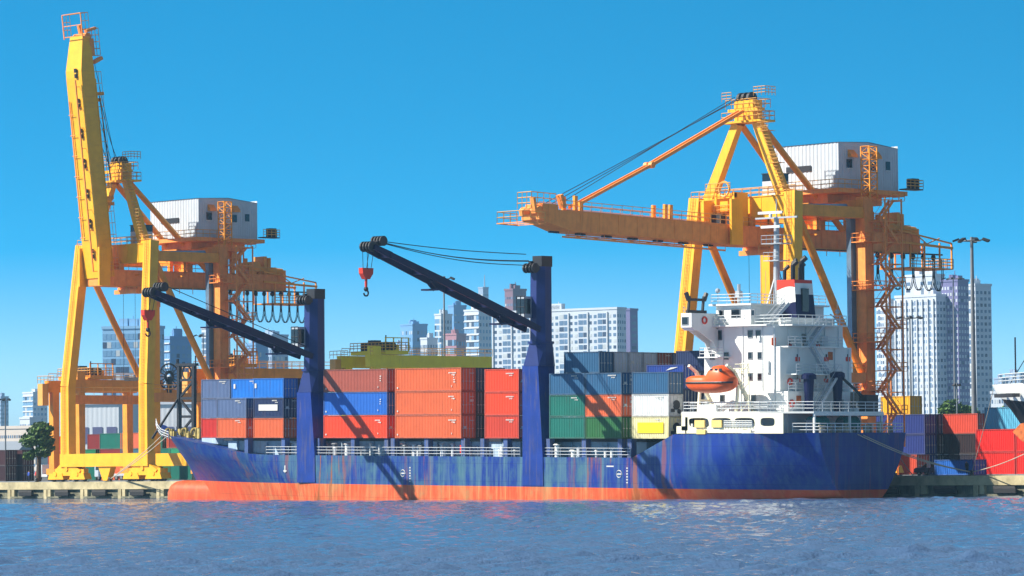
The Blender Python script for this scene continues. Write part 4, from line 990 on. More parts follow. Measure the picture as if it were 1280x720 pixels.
    for y0, y1 in zip(ys, ys[1:]):
        if y1-y0 > 6: continue
        for o in (0, .22):
            dep = 4.1 if y1-y0 < 4.4 else 5.0
            pts = [V(2.0+o, y0+(y1-y0)*(.5-.5*math.cos(PI*i/10))+ .12*o, 30.3-dep*math.sin(PI*i/10)**.55) for i in range(11)]; b.path(pts, .07, 4)
        b.sphere(V(2.1, y0, 30.5), .3, .35, .4, 8, 5)
    b.beam(V(2.1, 30, 30.9), V(2.1, 63, 30.9), .15, .2)
    bld(b, 'festoon_cable', 'dark')
    # machinery house
    h = D.objects.new('machinery_house', None); COL.objects.link(h); h.parent = t
    b = MB(); x0, x1, y0, y1, z0, z1 = -5.0, 6.35, 12.3, 23.6, 38.35-QZ, 44.1-QZ
    pr_ = .32
    corr(b, x0, x1, y0, z0, z1, -1, per=.62, dep=.05); corr(b, x0, x1, y1, z0, z1, 1, per=.62, dep=.05)
    b.add([(x1, y0, z0), (x1, y1, z0), (x1, y1, z1-.35), (x1, (y0+y1)/2, z1+.2), (x1, y0, z1)], [(0, 1, 2, 3, 4)]); b.add([(x0, y0, z0), (x0, y1, z0), (x0, y1, z1-.35), (x0, (y0+y1)/2, z1+.2), (x0, y0, z1)], [(4, 3, 2, 1, 0)])
    for i in range(26): y = y0+.3+i*.43; b.box(x1, x1+.035, y, y+.12, z0, z1-.4)
    b.mi = 1; b.add([(x0-.1, y0-.1, z1+.02), (x1+.1, y0-.1, z1+.02), (x1+.1, (y0+y1)/2, z1+.26), (x0-.1, (y0+y1)/2, z1+.26), (x1+.1, y1+.1, z1-.32), (x0-.1, y1+.1, z1-.32)], [(0, 1, 2, 3), (3, 2, 4, 5)])
    b.build('house_wall', ['house', 'roof'], h)
    for dy, dz, w, hh in ((2.0, 2.6, 1.0, 1.1), (6.7, 2.4, 1.2, 1.1), (9.3, 2.6, .8, 1.1)):
        b = MB(); b.box(x1+.02, x1+.09, y0+dy-w/2, y0+dy+w/2, z0+dz, z0+dz+hh); b.mi = 1; b.box(x1+.02, x1+.12, y0+dy-w/2-.1, y0+dy+w/2+.1, z0+dz-.12, z0+dz); b.build('window', ['win', 'lite'], h)
    b = MB(); b.box(x1+.02, x1+.08, y0+5.0, y0+6.0, z0+.1, z0+2.1); b.build('door', 'grey', h)
    for dy in (2.3, 6.9): MB().poly([(x1+.02, y0+dy-.6, z0+4.9), (x1+.02, y0+dy-.6, z0+4.0), (x1+.7, y0+dy-.6, z0+3.9), (x1+.6, y0+dy-.6, z0+4.3)], (0, 1.2, 0)).build('vent_hood', 'orgd', h)
    b = MB(); b.box(-2.4, 1.8, y0-.12, y0-.04, z0+2.4, z0+3.1); b.build('louvre', 'dark', h)
    b = MB(); b.box(x0-.6, x1+1.0, y0-1.2, y1+.6, z0-.6, z0-.04); b.box(-3, 4, y0+.5, y1-.5, z0-1.7, z0-.6); b.mi = 1; b.rail([(x0-.5, y0-1.15, z0-.04), (x1+.9, y0-1.15, z0-.04), (x1+.9, y0+4, z0-.04)], 1.1, 1.4, .05, 2)
    b.build('house_floor', ['orgd', 'rail'], h)
    b = MB(); b.box(x1+.05, x1+1.4, y1+.1, y1+3.2, z0+.2, z0+.35); b.box(x1, x1+1, y1+1.7, y1+2.9, z0+.4, z0+1.7); b.mi = 1; b.rail([(x1+1.4, y1, z0+.35), (x1+1.4, y1+3.2, z0+.35), (x1, y1+3.2, z0+.35)], 1.1, .8, .05, 3)
    b.build('balcony', ['dark', 'rail'], h)
    for y in (y0+1, y1-1):
        for x in (-1.6, 1.6): MB().beam((x, y, 33.3-QZ), (x, y, z0-.5), .6, .6).build('house_support', 'org', t)
    MB().beam((0, 12.0, 36.2-QZ), (0, y1, 36.2-QZ), 3.0, 1.1).build('support_girder', 'org', t)
    # grey cable duct on the landside leg
    b = MB(); xx = 6.75; b.beam(V(xx, 40.0, 8), V(xx, 40.0, 34.6), .75, .9, up=(0, 1, 0)); b.beam(V(xx, 40.0, 34.4), V(xx, 38.6, 36.0), .8, .8); b.beam(V(xx, 38.9, 36.0), V(xx-.5, 30.0, 35.7), .8, .7); bld(b, 'cable_duct', 'duct')
    # stair tower on the landside leg
    b = MB(); fx = 9.3; zz = 7.5; up = True; n = 0
    while zz < 36.5:
        ya, yb = (41.9, 44.5) if n % 2 == 0 else (44.5, 41.9)
        b.stair(V(fx-.2+(.9 if n % 2 else 0), ya, zz), V(fx-.2+(.9 if n % 2 else 0), yb, zz+2.6), .7, 'x', 9)
        yp = yb if n % 2 == 0 else yb-1.0
        b.box(fx-.4, fx+1.6, yp-26, yp-25, zz+2.6-QZ, zz+2.66-QZ); b.rail([V(fx+1.6, yp, zz+2.66), V(fx+1.6, yp+1, zz+2.66), V(fx-.4, yp+1, zz+2.66)], 1.05, .8, .05, 2)
        zz += 2.66; n += 1
    for x in (fx-.45, fx+1.65):
        for y in (41.7, 44.8): b.beam(V(x, y, 6), V(x, y, 37), .16, .16, up=(0, 1, 0))
    for i in range(12):
        z = 7.5+i*2.66; b.beam(V(fx+1.65, 41.7, z), V(fx+1.65, 44.8, z), .12, .12); b.beam(V(fx-.45, 41.7, z), V(fx+1.65, 41.7, z), .12, .12); b.beam(V(fx-.45, 44.8, z), V(fx+1.65, 44.8, z), .12, .12)
    for z in (13, 19, 25.5, 31.5): b.box(8.1-1.6, 8.1+2.4, 13.6, 16.6, z-QZ, z-QZ+.12); b.rail([V(8.1+2.4, 39.6, z+.1), V(8.1+2.4, 42.6, z+.1)], 1.05, .8, .05, 2); b.rail([V(6.5, 39.6, z+.1), V(10.5, 39.6, z+.1)], 1.05, .8, .05, 2)
    bld(b, 'stair_tower', 'orgd')
    # lattice mast on top of the stair tower
    b = MB(); q = [(7.9, 14.8), (9.3, 14.8), (9.3, 16.2), (7.9, 16.2)]
    for i in range(4):
        (xa, ya), (xb, yb) = q[i], q[(i+1) % 4]; b.beam((xa, ya, 37-QZ), (xa, ya, 43.6-QZ), .14, .14)
        for k in range(8):
            z = 37-QZ+k*.82; b.tube((xa, ya, z), (xb, yb, z+.82), .05, 4) if k % 2 else b.tube((xb, yb, z), (xa, ya, z+.82), .05, 4)
            b.tube((xa, ya, z+.82), (xb, yb, z+.82), .05, 4)
    b.build('lattice_mast', 'org', t)
    # white cabin on the portal
    b = MB(); b.box(2.0, 4.2, 3.0, 5.4, 37.2-QZ, 39.0-QZ); b.mi = 1; b.box(2.0, 4.2, 3.0, 5.4, 39.01-QZ, 39.9-QZ); b.mi = 2; b.box(1.9, 4.3, 2.9, 5.5, 39.9-QZ, 40.0-QZ)
    b.build('electrical_cabin', ['house', 'win', 'dark'], t)
    # trolley and hoist ropes
    b = MB(); b.box(-2.4, 2.4, 4, 8, 30.2-QZ, 31-QZ); b.box(1.9, 3.4, 5.2, 7.4, 28.0-QZ, 30.2-QZ); b.box(-2.6, 2.6, 3.5, 3.9, 30-QZ, 30.6-QZ); bld(b, 'trolley', 'orgd')
    b = MB()
    hy = 32
    for x in (-2.2, 2.2):
        for y in (-1.1, 1.1): b.tube(V(x, hy+y, 30.4), V(x, hy+y, 17.5), .035, 4)
    b.beam(V(-3, hy, 17.5), V(3, hy, 17.5), .8, .5); bld(b, 'hoist_rope', 'wire')
    # hinge frames
    b = MB()
    for x in (-2.5, 2.2): b.box(x, x+.35, -3.2, -1.2, 31-QZ, 36.6-QZ)
    None
    b.mi = 1; b.box(-2.0, -.4, -2.0, -.9, 33.4-QZ, 35-QZ); b.box(.5, 2.0, -1.9, -.9, 33.4-QZ, 34.6-QZ)
    b.build('boom_hinge', ['yel', 'dark'], t)
    # boom, in its own frame: along +L from the hinge, top side up
    bm = D.objects.new('boom', None); COL.objects.link(bm); bm.parent = t
    b = MB(); Lb = 35.4 if boom_up else 33.2
    def Bp(l, x, h_): return (x, -l, h_)
    w = 1.85
    sec = [(0, 2.3), (Lb-6, 2.45), (Lb-5, 2.4), (Lb, 1.3)]
    for (l0, h0), (l1, h1) in zip(sec, sec[1:]):
        vs = []
        for l, hh in ((l0, h0), (l1, h1)):
            ww = w if l < Lb-1 else w*.8
            vs += [(-ww, -l, 0-hh), (ww, -l, 0-hh), (ww, -l, 0), (-ww, -l, 0)]
        b.add(vs, [(i, (i+1) % 4, 4+(i+1) % 4, 4+i) for i in range(4)]+[(3, 2, 1, 0), (4, 5, 6, 7)])
    b.box(-w-.1, w+.1, -29, 0, -.02, .08); b.box(-w-.06, w+.06, -28, 0, -2.37, -2.24)
    for i in range(9): b.box(-w-.04, w+.04, -i*3.2-1.2, -i*3.2-1.12, -2.3, .0)
    b.build('boom_girder', 'yel' if boom_up else 'orgd', bm)  # lowered boom shows its shaded side, so that tone is its colour
    b = MB()


    b.rail([(w, -1, .05), (w, -30, .05)], 1.1, 1.7, .045, 2); b.rail([(-w, -1, .05), (-w, -30, .05)], 1.1, 1.7, .045, 2)
    b.build('boom_railing', 'rail', bm)
    b = MB(); b.beam((w*.6, -1, -3.1), (w*.6, -29, -3.1), .16, .2)
    for l in range(1, 30, 3): b.tube((w*.6, -l, -2.3), (w*.6, -l, -3.1), .05, 4)
    b.build('power_rail', 'orgd', bm)
    for i in range(7):
        l = 3.2+i*4.4; q = MB(); q.box(.45, .9, -l-.3, -l+.3, -2.7, -2.48); q.box(.45, .9, -l-1.1, -l-.5, -2.7, -2.48); q.build('floodlight', 'dark', bm)
    b = MB()
    b.path([(-w*.75, -6, -2.6), (-w*.75, -26, -2.6)], .09, 5)
    for l in range(6, 27, 3): b.tube((-w*.95, -l, -2.7), (-w*.3, -l, -2.7), .06, 4)
    b.build('conduit', 'orgd', bm)
    b = MB(); [b.beam((x, -Lb+.3, -1.85), (x, -Lb-3.3, -1.85), .14, .14) for x in (-2.2, 2.2)]; [b.beam((-2.2, -Lb-k, -1.85), (2.2, -Lb-k, -1.85), .1, .1) for k in (0, 1.6, 3.3)]; b.mi = 1; b.rail([(2.2, -Lb+.3, -1.8), (2.2, -Lb-3.3, -1.8), (-2.2, -Lb-3.3, -1.8), (-2.2, -Lb, -1.8)], 1.3, 1.1, .05, 2); b.rail([(1.2, -Lb+3, .0), (1.2, -Lb-1, .0), (-1.2, -Lb-1, .0)], 1.9, .9, .06, 3)
    b.mi = 0; b.tube((-1.5, -Lb+.2, -.3), (1.5, -Lb+.2, -.3), .6, 12); b.beam((0, -Lb+4, .4), (0, -Lb-1.6, -.6), .5, .5); b.beam((1.4, -Lb+4, .3), (1.4, -Lb+3.4, 1.8), .8, .5); b.beam((1.4, -Lb-.6, -.6), (1.4, -Lb-1.0, 1.2), .6, .4)
    b.box(-1.4, 1.6, -Lb+.5, -Lb+3, -.2, .6)
    b.build('boom_tip_platform', ['orgd', 'rail'], bm)
    for l in (26.8, 11.5):
        for q_ in (((1.0, -l, 0), (1.0, -l, 1.9)), ((1.0, -l+.9, 0), (1.0, -l+.9, 1.9 if l < 20 else 1.3)), ((-1.0, -l, 0), (-1.0, -l, 1.9))): MB().beam(q_[0], q_[1], .35, .5).build('stay_bracket', 'org', bm)
    hinge = V(0, 24.2, 33.4)
    bm.location = hinge
    def W_(l, x, h_):   # point on the boom in crane coordinates
        return Vector(hinge)+bm.rotation_euler.to_matrix() @ Vector((x, -l, h_))
    apex = Vector(V(0, 28.0, 48.4))
    if boom_up:
        bm.rotation_euler = (R(-83.6), 0, 0); bm.location = V(0, 26.0, 32.4); hinge = bm.location
        # folded forestay and ropes
        b = MB()
        for x in (-1.2, 1.2):
            p = W_(26.5, x, 1.0); m_ = W_(10.5, x, 2.6); b.tube(p, W_(14, x, 1.6), .1, 5)
            pts = [apex+Vector((x, 0, 0))+(p-apex-Vector((x, 0, 0)))*i/8-Vector((0, 0, 1.3*math.sin(PI*i/8))) for i in range(9)]; b.path(pts, .06, 4)
            b.tube(W_(31.5, x, .6), apex+Vector((x*.4, -.5, 1)), .05, 4)
        b.build('forestay', 'wire', t)
    else:
        bm.rotation_euler = (R(-1.6), 0, 0)
        b = MB()
        for x in (-.4, .4):
            p = W_(26.5, x, .6); a = apex+Vector((x, -.6, -.6)); m_ = a+(p-a)*.55+Vector((0, 0, -.25))
            b.beam(a, m_, .25, .4); b.beam(m_, p, .22, .34); b.tube(m_+Vector((-.3, 0, 0)), m_+Vector((.3, 0, 0)), .4, 8)
        b.build('forestay', 'orgd', t)
        b = MB()
        for x, l in ((-.8, 28), (.3, 30), (.9, 31.5)): p = W_(l, x, .8); a = apex+Vector((x, -.8, 1.2)); b.tube(a, p, .045, 4)
        b.build('boom_hoist_rope', 'wire', t)
        # operator cab and machinery hanging at the portal
        b = MB(); b.box(-1.6, 1.2, -1.2, 1.1, 33.4-QZ, 34.9-QZ); b.box(-2.0, -1.6, -1.5, 1, 33.4-QZ, 37.6-QZ); b.box(1.0, 1.4, -1.5, 1, 33.4-QZ, 37.6-QZ); b.box(-2, 1.4, -1.4, -1.0, 36.9-QZ, 37.5-QZ); b.box(-.9, .4, -1.6, 0, 35.2-QZ, 36.5-QZ); b.mi = 1; b.rail([V(-2.4, 24.2, 34.9), V(1.6, 24.2, 34.9)], 1.1, .7, .05, 2); b.rail([V(-2.6, 23.6, 37.6), V(1.6, 23.6, 37.6)], 1.1, .8, .05, 2); b.torus(V(0, 24.2, 38.0), .9, .14, 'y', 14, 5)
        b.build('hoist_frame', ['yel', 'rail'], t)
    return t
sts(-113.6, True, 'yellow gantry crane at left with its boom raised nearly upright', -1)
sts(12.65, False, 'yellow gantry crane at right with its boom lowered level over the ship', 1)
# ------------------------------------------------------------------ yard cranes
def yardcrane(x0, x1, y0, y1, zt, col, label, reel=False, gh=1.9):
    mt = col; t = thing('yard_crane', label, 'yard crane', (x0, y0, QZ), 0, 'rubber-tyred yard cranes')
    w = x1-x0; d = y1-y0; Z = zt-QZ
    for x in (0, w):
        b = MB(); b.box(x-.5, x+.5, -1.5, d+1.5, Z-gh, Z); b.mi = 1; b.rail([(x+.6, -1.5, Z), (x+.6, d+1.5, Z)], 1.1, 1.6, .05, 2)
        b.build('girder', [mt, 'rail'], t)
        for y in (0, d): b = MB(); b.beam((x, y, Z-gh), (x, y, 1.2), 1.1, 1.3, 1.3, 1.1, up=(0, 1, 0)); b.build('leg', mt, t)
    for y in (0, d):
        b = MB(); b.box(-1.5, w+1.5, y-.5, y+.5, 1.0, 2.0); b.build('sill_beam', mt, t)
        b = MB()
        for x in (-.7, .9, w-.9, w+.7): b.tube((x, y-.35, .75), (x, y+.35, .75), .75, 16)
        b.build('wheel', 'black', t)
    b = MB(); b.box(-.8, w+.8, 1.5, 6.0, Z+.1, Z+.7); b.box(w-.6, w+.7, -1, .6, Z, Z+1.3); b.box(w*.4, w*.8, 4.2, 6, Z+.7, Z+1.6); [b.beam((w+.6, y_, Z+.5), (w+.6, y_, Z+2.6), .14, .14) for y_ in (1.6, 3.2, 4.8, 6.2)]; b.beam((w+.6, 1.5, Z+2.6), (w+.6, 6.3, Z+2.6), .14, .14); b.mi = 1; b.box(1, w-1, 2, 3.5, Z+.7, Z+1.9); b.tube((1, 4.6, Z+1.4), (w-1, 4.6, Z+1.4), .65, 12); b.box(.3, 1.6, 4, 5.5, Z+.7, Z+2.4); b.tube((w, 2.2, Z+.7), (w, 2.2, Z+3), .1, 6); b.mi = 2; b.rail([(-.8, 1.4, Z+.7), (w+.9, 1.4, Z+.7), (w+.9, 6.1, Z+.7)], 1.2, .8, .06, 3)
    b.build('trolley', [mt, 'dark', 'rail'], t)
    b = MB(); b.box(-.9, .4, -2.6, -1.4, Z-4, Z-.5); b.rail([(-.9, -2.6, Z-.4), (w*.5, -2.6, Z-.4)], 1.1, .8, .05, 2); b.build('access_platform', 'rail', t)
    if reel:
        b = MB(); c = (w+.8, d+2.6, Z+.6); b.torus(c, 2.1, .14, 'x', 28, 5); b.torus(c, .8, .25, 'x', 16, 5)
        for i in range(18): a = 2*PI*i/18; b.tube((c[0], c[1]+.5*math.cos(a), c[2]+.5*math.sin(a)), (c[0], c[1]+2.1*math.cos(a), c[2]+2.1*math.sin(a)), .07, 4)
        b.box(c[0]-.3, c[0]+.3, c[1]-.3, c[1]+.3, Z-2.4, Z+.6)
        b.build('cable_reel', 'dark', t); b = MB(); b.box(w-.5, w+.6, d-1, d+8, Z-2.6, Z-1.5); b.mi = 1; b.rail([(w+.6, d+1.5, Z-1.5), (w+.6, d+8, Z-1.5)], 1.2, 1, .06, 3); b.build('reel_platform', [mt, 'rail'], t)
    return t
p = onY(68, 590, 56); yardcrane(p.x, p.x+6.8, 56, 71, 18.6, 'org', 'orange yard crane with a black cable reel behind the left gantry crane', reel=True)
p = onY(318, 590, 62); yardcrane(p.x-6, p.x, 56, 76, 19.6, 'org', 'orange yard crane showing above the containers near the bow')
OL = pmat('yard_crane_lime_paint', rgb(255, 228, 30), .45, var=.08, streak=.12, streak_col=rgb(120, 110, 30))
p = onY(470, 590, 62); yardcrane(p.x-6.4, p.x, 62, 84, 20.9, OL, 'lime yellow yard crane behind the middle of the ship', gh=1.8)
# ------------------------------------------------------------------ light masts
def lampmast(px, Y, ytop, label, r=.28, heads=6, ringr=1.9, mt='grey'):
    p = onY(px, 590, Y); top = onY(px, ytop, Y).z
    t = thing('lamp_mast', label, 'lamp mast', (p.x, Y, QZ), 0, 'tall light masts in the yard')
    h = top-QZ
    MB().tube((0, 0, 0), (0, 0, h), r, 12, r*.5).build('pole', mt, t)
    b = MB(); b.torus((0, 0, h-.5), ringr*.55, .08, 'z', 20, 5)
    for i in range(3): a = 2*PI*i/3; b.tube((0, 0, h-.5), (ringr*.55*math.cos(a), ringr*.55*math.sin(a), h-.5), .06, 4)
    b.build('ring', 'grey', t)
    for i in range(heads):
        a = 2*PI*i/heads+.3; x, y = ringr*math.cos(a), ringr*math.sin(a)
        q = MB(); q.beam((x*.55, y*.55, h-.45), (x, y, h-.3), .1, .1); q.beam((x*.8, y*.8, h-.25), (x*1.2, y*1.2, h-.55), .55, .25); q.build('floodlight', 'dark', t)
    return t
lampmast(1219, 76, 296, 'tallest light mast, at right in front of the apartment towers', .42, 7, 2.1)
lampmast(1140, 190, 394, 'shorter light mast between the right gantry crane and the tallest mast', .25, 6, 2.0)
lampmast(557, 130, 345, 'light mast rising behind the boom of the aft deck crane', .26, 6, 1.7)
lampmast(255, 170, 417, 'slim light mast seen behind the left gantry crane diagonal brace', .2, 5, 1.6)
lampmast(1195, 420, 346, 'far light mast just above the right apartment roof', .3, 5, 2.4)
lampmast(7, 150, 497, 'light mast at the far left edge', .2, 5, 1.0)
lampmast(287, 60, 374, 'white light mast beside the stair tower of the left gantry crane', .42, 4, 1.2, 'silver')
lampmast(1197.5, 150, 478, 'thin light mast standing in the trees left of the tallest mast', .16, 3, .5)
# ------------------------------------------------------------------ city buildings
WC = {}
def bmat(col, key): 
    if key not in WC: WC[key] = pmat(key, col, .6, var=.1, vscale=.05)
    return WC[key]
GLASS = pmat('city_glass', rgb(120, 166, 206), .3, var=.35, vscale=.08)  # sky reflection put into the pane colour as a lighter blue
GLASS2 = pmat('city_glass_dark', rgb(104, 132, 166), .3, var=.4, vscale=.12)  # pane colour lightened to stand for reflected sky
WINP = pmat('curtained_window', rgb(190, 200, 206), .5, var=.2, vscale=.1); WIND = pmat('open_window', rgb(54, 70, 100), .4, var=.2, vscale=.1)
def building(label, px0, px1, ytop, dist, wall, floors, cols, depth=10, yaw=42, ww=.55, wh=.5, glass=None, name='apartment_block', z0=0, cat='apartment block', pattern=None, roofbits=True, bands=None, parapet=True, sidecols=4, group='city buildings beyond the port', fr0=0):
    glass = glass or GLASS2
    a = R(yaw); vis = (px1-px0)/FPX*dist; W = max(6, (vis-depth*math.sin(a))/math.cos(a))
    o = onD(px0, 586, dist); top = onD((px0+px1)/2, ytop, dist).z; H = top-QZ
    t = thing(name, label, cat, (o.x, o.y, QZ), TH-a, group)
    b = MB(); b.box(0, W, 0, depth, 0, H); b.mi = 0
    w = b.build('wall', wall, t)
    fh = H/(floors+.6); cw = W/cols; wins = []
    for f in range(fr0, floors):
        for c in range(cols):
            k = 1.0
            if pattern and pattern[c % len(pattern)] == '.': continue
            wide = .9 if (pattern and pattern[c % len(pattern)] == 'B') else ww
            wins.append((0, c*cw+cw*(1-wide)/2, f*fh+fh*.3, cw*wide, fh*(wh if wide != .9 else .72)))
    sw = depth/sidecols
    for f in range(fr0, floors):
        for c in range(sidecols): wins.append((1, c*sw+sw*(1-ww)/2, f*fh+fh*.3, sw*ww, fh*wh))
    wins.sort(key=lambda q: (-q[2])); rw = random.Random(int(px0*7+ytop))
    cache = {}; rest = MB()
    for i, (face, u, z, w_, h_) in enumerate(wins):
        if i < 100:
            gm = rw.choice((glass, glass, glass, glass, WINP, WIND)); key = (face, round(w_, 2), round(h_, 2), gm.name)
            if key not in cache:
                m = MB()
                if face == 0: m.box(0, w_, -.09, .03, 0, h_)
                else: m.box(-.03, .09, 0, w_, 0, h_)
                cache[key] = m.mesh('window', gm)
            ob = D.objects.new('window', cache[key]); COL.objects.link(ob); ob.parent = t; ob.location = (u, 0, z) if face == 0 else (W, u, z)
        else:
            rest.mi = rw.choice((0, 0, 0, 0, 1, 2))
            if face == 0: rest.box(u, u+w_, -.09, .03, z, z+h_)
            else: rest.box(W-.03, W+.09, u, u+w_, z, z+h_)
    if rest.v: r_ = rest.build('windows', [glass, WINP, WIND], t); r_['kind'] = 'stuff'
    # vertical fins or floor slabs
    if bands == 'v':
        m = MB(); st = max(1, cols//6)
        for c in range(0, cols+1, st): m.box(c*cw-.35, c*cw+.35, -.6, .0, 0, H-1)
        m.build('fin', bmat(rgb(200, 206, 214), 'fin_grey'), t)
    if bands == 'h':
        m = MB()
        for f in range(floors+1): m.box(-.2, W+.2, -.5, 0, f*fh, f*fh+.5)
        m.build('balcony_slab', bmat(rgb(205, 210, 216), 'slab_grey'), t)
    if parapet: m = MB(); m.box(-.3, W+.3, -.3, depth+.3, H, H+1.1); m.build('parapet', wall, t)
    if roofbits:
        random.seed(int(px0)); m = MB()
        for i in range(3): x = random.uniform(.1, .7)*W; m.box(x, x+W*.16, depth*.3, depth*.7, H+1.1, H+1.1+random.uniform(1.5, 3))
        m.tube((W*.5, depth*.5, H), (W*.5, depth*.5, H+5), .2, 5)
        m.build('roof_box', wall, t)
    return t
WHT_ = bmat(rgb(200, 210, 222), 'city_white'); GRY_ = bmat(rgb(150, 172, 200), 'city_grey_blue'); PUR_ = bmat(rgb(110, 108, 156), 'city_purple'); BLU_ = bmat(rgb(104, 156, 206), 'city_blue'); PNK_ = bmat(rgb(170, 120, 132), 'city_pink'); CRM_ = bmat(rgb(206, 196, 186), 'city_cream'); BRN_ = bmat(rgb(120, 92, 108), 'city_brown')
building('pale apartment tower wing at the left end of the right-hand tower group', 1098, 1126, 382, 1800, WHT_, 25, 5, 9, 50, pattern='wBw')
building('tall white apartment tower with blue bays, broad middle of the right-hand group', 1122, 1186, 372, 1790, WHT_, 26, 15, 9, 45, bands='v', pattern='wwBww')
building('rooftop block standing above the broad middle tower at right', 1134, 1182, 346, 1840, WHT_, 28, 4, 8, 45, pattern='w.w', fr0=24)
building('apartment tower in slate purple shade with white windows, right-hand group', 1180, 1214, 352, 1780, PUR_, 29, 6, 8, 43, glass=bmat(rgb(190, 200, 215), 'pale_window'))  # darker facet of the group, its shade put into the wall colour
building('apartment tower at the right end of the right-hand group, light with dark windows', 1206, 1241, 358, 1830, WHT_, 28, 6, 9, 60, pattern='BwwB')
building('white apartment slab behind the aft deck crane, rows of windows', 618, 782, 391, 2000, WHT_, 25, 26, 8, 35, pattern='wwBB', bands='v')
building('narrow purple end wall at the right end of the white apartment slab', 777, 786, 388, 1990, PUR_, 25, 1, 7, 35, pattern='.', sidecols=1, roofbits=False)
building('brown office tower rising behind the aft deck crane', 633, 660, 363, 2300, BRN_, 26, 4, 10, 50, wh=.35)
building('glass and white tower left of the blue one, behind the lime yard crane', 545, 566, 394, 2600, WHT_, 24, 4, 10, 45, pattern='B', glass=GLASS)
building('plain deep blue tower in the central cluster', 562, 583, 383, 2700, BLU_, 22, 3, 11, 50, glass=GLASS, wh=.2)
building('pale glass tower with white floor bands, right of the central cluster', 582, 616, 389, 2500, WHT_, 23, 6, 11, 45, glass=GLASS, pattern='B', bands='h')
building('low pinkish block in front of the central cluster', 556, 584, 419, 2450, PNK_, 16, 6, 9, 40, glass=GLASS, pattern='B')
building('broad blue glass building left of the central cluster', 502, 536, 407, 2700, BLU_, 20, 7, 12, 55, glass=GLASS)
building('stepped white block between the blue glass building and the central cluster', 527, 547, 424, 2500, WHT_, 18, 6, 9, 45, ww=.6)
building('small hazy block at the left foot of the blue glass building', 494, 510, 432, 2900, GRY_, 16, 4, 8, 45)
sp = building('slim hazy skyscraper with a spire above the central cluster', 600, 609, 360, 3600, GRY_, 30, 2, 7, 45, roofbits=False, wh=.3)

hh = onD(605, 343, 3600).z-QZ; MB().tube((3, 5, hh-14), (3, 5, hh), .9, 6, .3).build('spire', GRY_, sp)
building('wide blue glass office block behind the left gantry crane', 129, 206, 411, 1500, bmat(rgb(130, 180, 220), 'office_blue'), 17, 12, 8, 18, glass=GLASS, pattern='B', ww=.8, wh=.6, name='office_block', cat='office block')
building('dark blue flank tower at the right end of the blue glass office block', 202, 219, 424, 1520, BLU_, 16, 3, 10, 50, glass=GLASS, bands='h', name='office_block', cat='office block')
building('white tower with dark window strips right of the left crane brace', 253, 272, 411, 2000, WHT_, 24, 3, 9, 40, pattern='B')
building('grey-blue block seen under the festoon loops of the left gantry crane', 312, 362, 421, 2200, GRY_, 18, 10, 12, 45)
building('small dark blue block above the containers near the bow', 309, 326, 432, 1700, BLU_, 14, 5, 7, 45, glass=GLASS)
building('round-shouldered white tower at far left', 29, 60, 492, 2600, WHT_, 15, 5, 11, 50, pattern='B', bands='h', glass=GLASS)
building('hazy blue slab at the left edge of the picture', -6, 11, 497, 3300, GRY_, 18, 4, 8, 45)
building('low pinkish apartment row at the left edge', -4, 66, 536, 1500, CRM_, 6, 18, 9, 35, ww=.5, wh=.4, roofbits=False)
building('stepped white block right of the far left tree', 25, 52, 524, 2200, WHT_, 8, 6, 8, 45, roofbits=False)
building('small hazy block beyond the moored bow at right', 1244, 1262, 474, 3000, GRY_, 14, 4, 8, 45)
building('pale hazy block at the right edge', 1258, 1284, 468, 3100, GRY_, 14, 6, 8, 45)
building('low block at the foot of the right-hand towers', 1240, 1262, 492, 1700, WHT_, 9, 5, 7, 35, roofbits=False)
# warehouses
def shed(label, px0, px1, ytop, dist, depth, col, wins=0, yaw=44):
    a = R(yaw); vis = (px1-px0)/FPX*dist; W = max(8, (vis-depth*math.sin(a))/math.cos(a)); o = onD(px0, 586, dist); H = onD((px0+px1)/2, ytop, dist).z-QZ
    t = thing('warehouse', label, 'warehouse', (o.x, o.y, QZ), TH-a, 'warehouses behind the yard')
    b = MB(); corr(b, 0, W, 0, 0, H, -1, per=1.6, dep=.03); b.add([(W, 0, 0), (W, depth, 0), (W, depth, H), (W, depth/2, H+2), (W, 0, H)], [(0, 1, 2, 3, 4)]); b.add([(0, 0, 0), (0, depth, 0), (0, depth, H), (0, depth/2, H+2), (0, 0, H)], [(4, 3, 2, 1, 0)]); b.add([(0, depth, 0), (W, depth, 0), (W, depth, H), (0, depth, H)], [(0, 1, 2, 3)]); b.build('wall', col, t)
    b = MB(); b.add([(-.5, -.5, H-.1), (W+.5, -.5, H-.1), (W+.5, depth/2, H+2.1), (-.5, depth/2, H+2.1), (-.5, depth+.5, H-.1), (W+.5, depth+.5, H-.1)], [(0, 1, 2, 3), (3, 2, 5, 4)]); b.build('roof', bmat(rgb(150, 160, 172), 'shed_roof'), t)
    for i in range(wins):
        x = W*(i+.5)/wins; b = MB(); b.box(x-W/wins*.35, x+W/wins*.35, -.15, -.05, H*.45, H*.68); b.build('window', bmat(rgb(84, 86, 128), 'shed_window'), t)
    return t
shed('white warehouse with a dark window band behind the left gantry crane', 96, 178, 505, 1250, 20, bmat(rgb(206, 214, 222), 'shed_white'), 3, 20)
shed('long pale warehouse behind the bow of the ship', 186, 262, 505, 1300, 20, bmat(rgb(214, 218, 224), 'shed_white2'), 5, 15)
shed('grey roofed shed at the far left edge of the yard', -30, 34, 562, 1000, 12, bmat(rgb(140, 146, 150), 'shed_grey'), 0, 10)
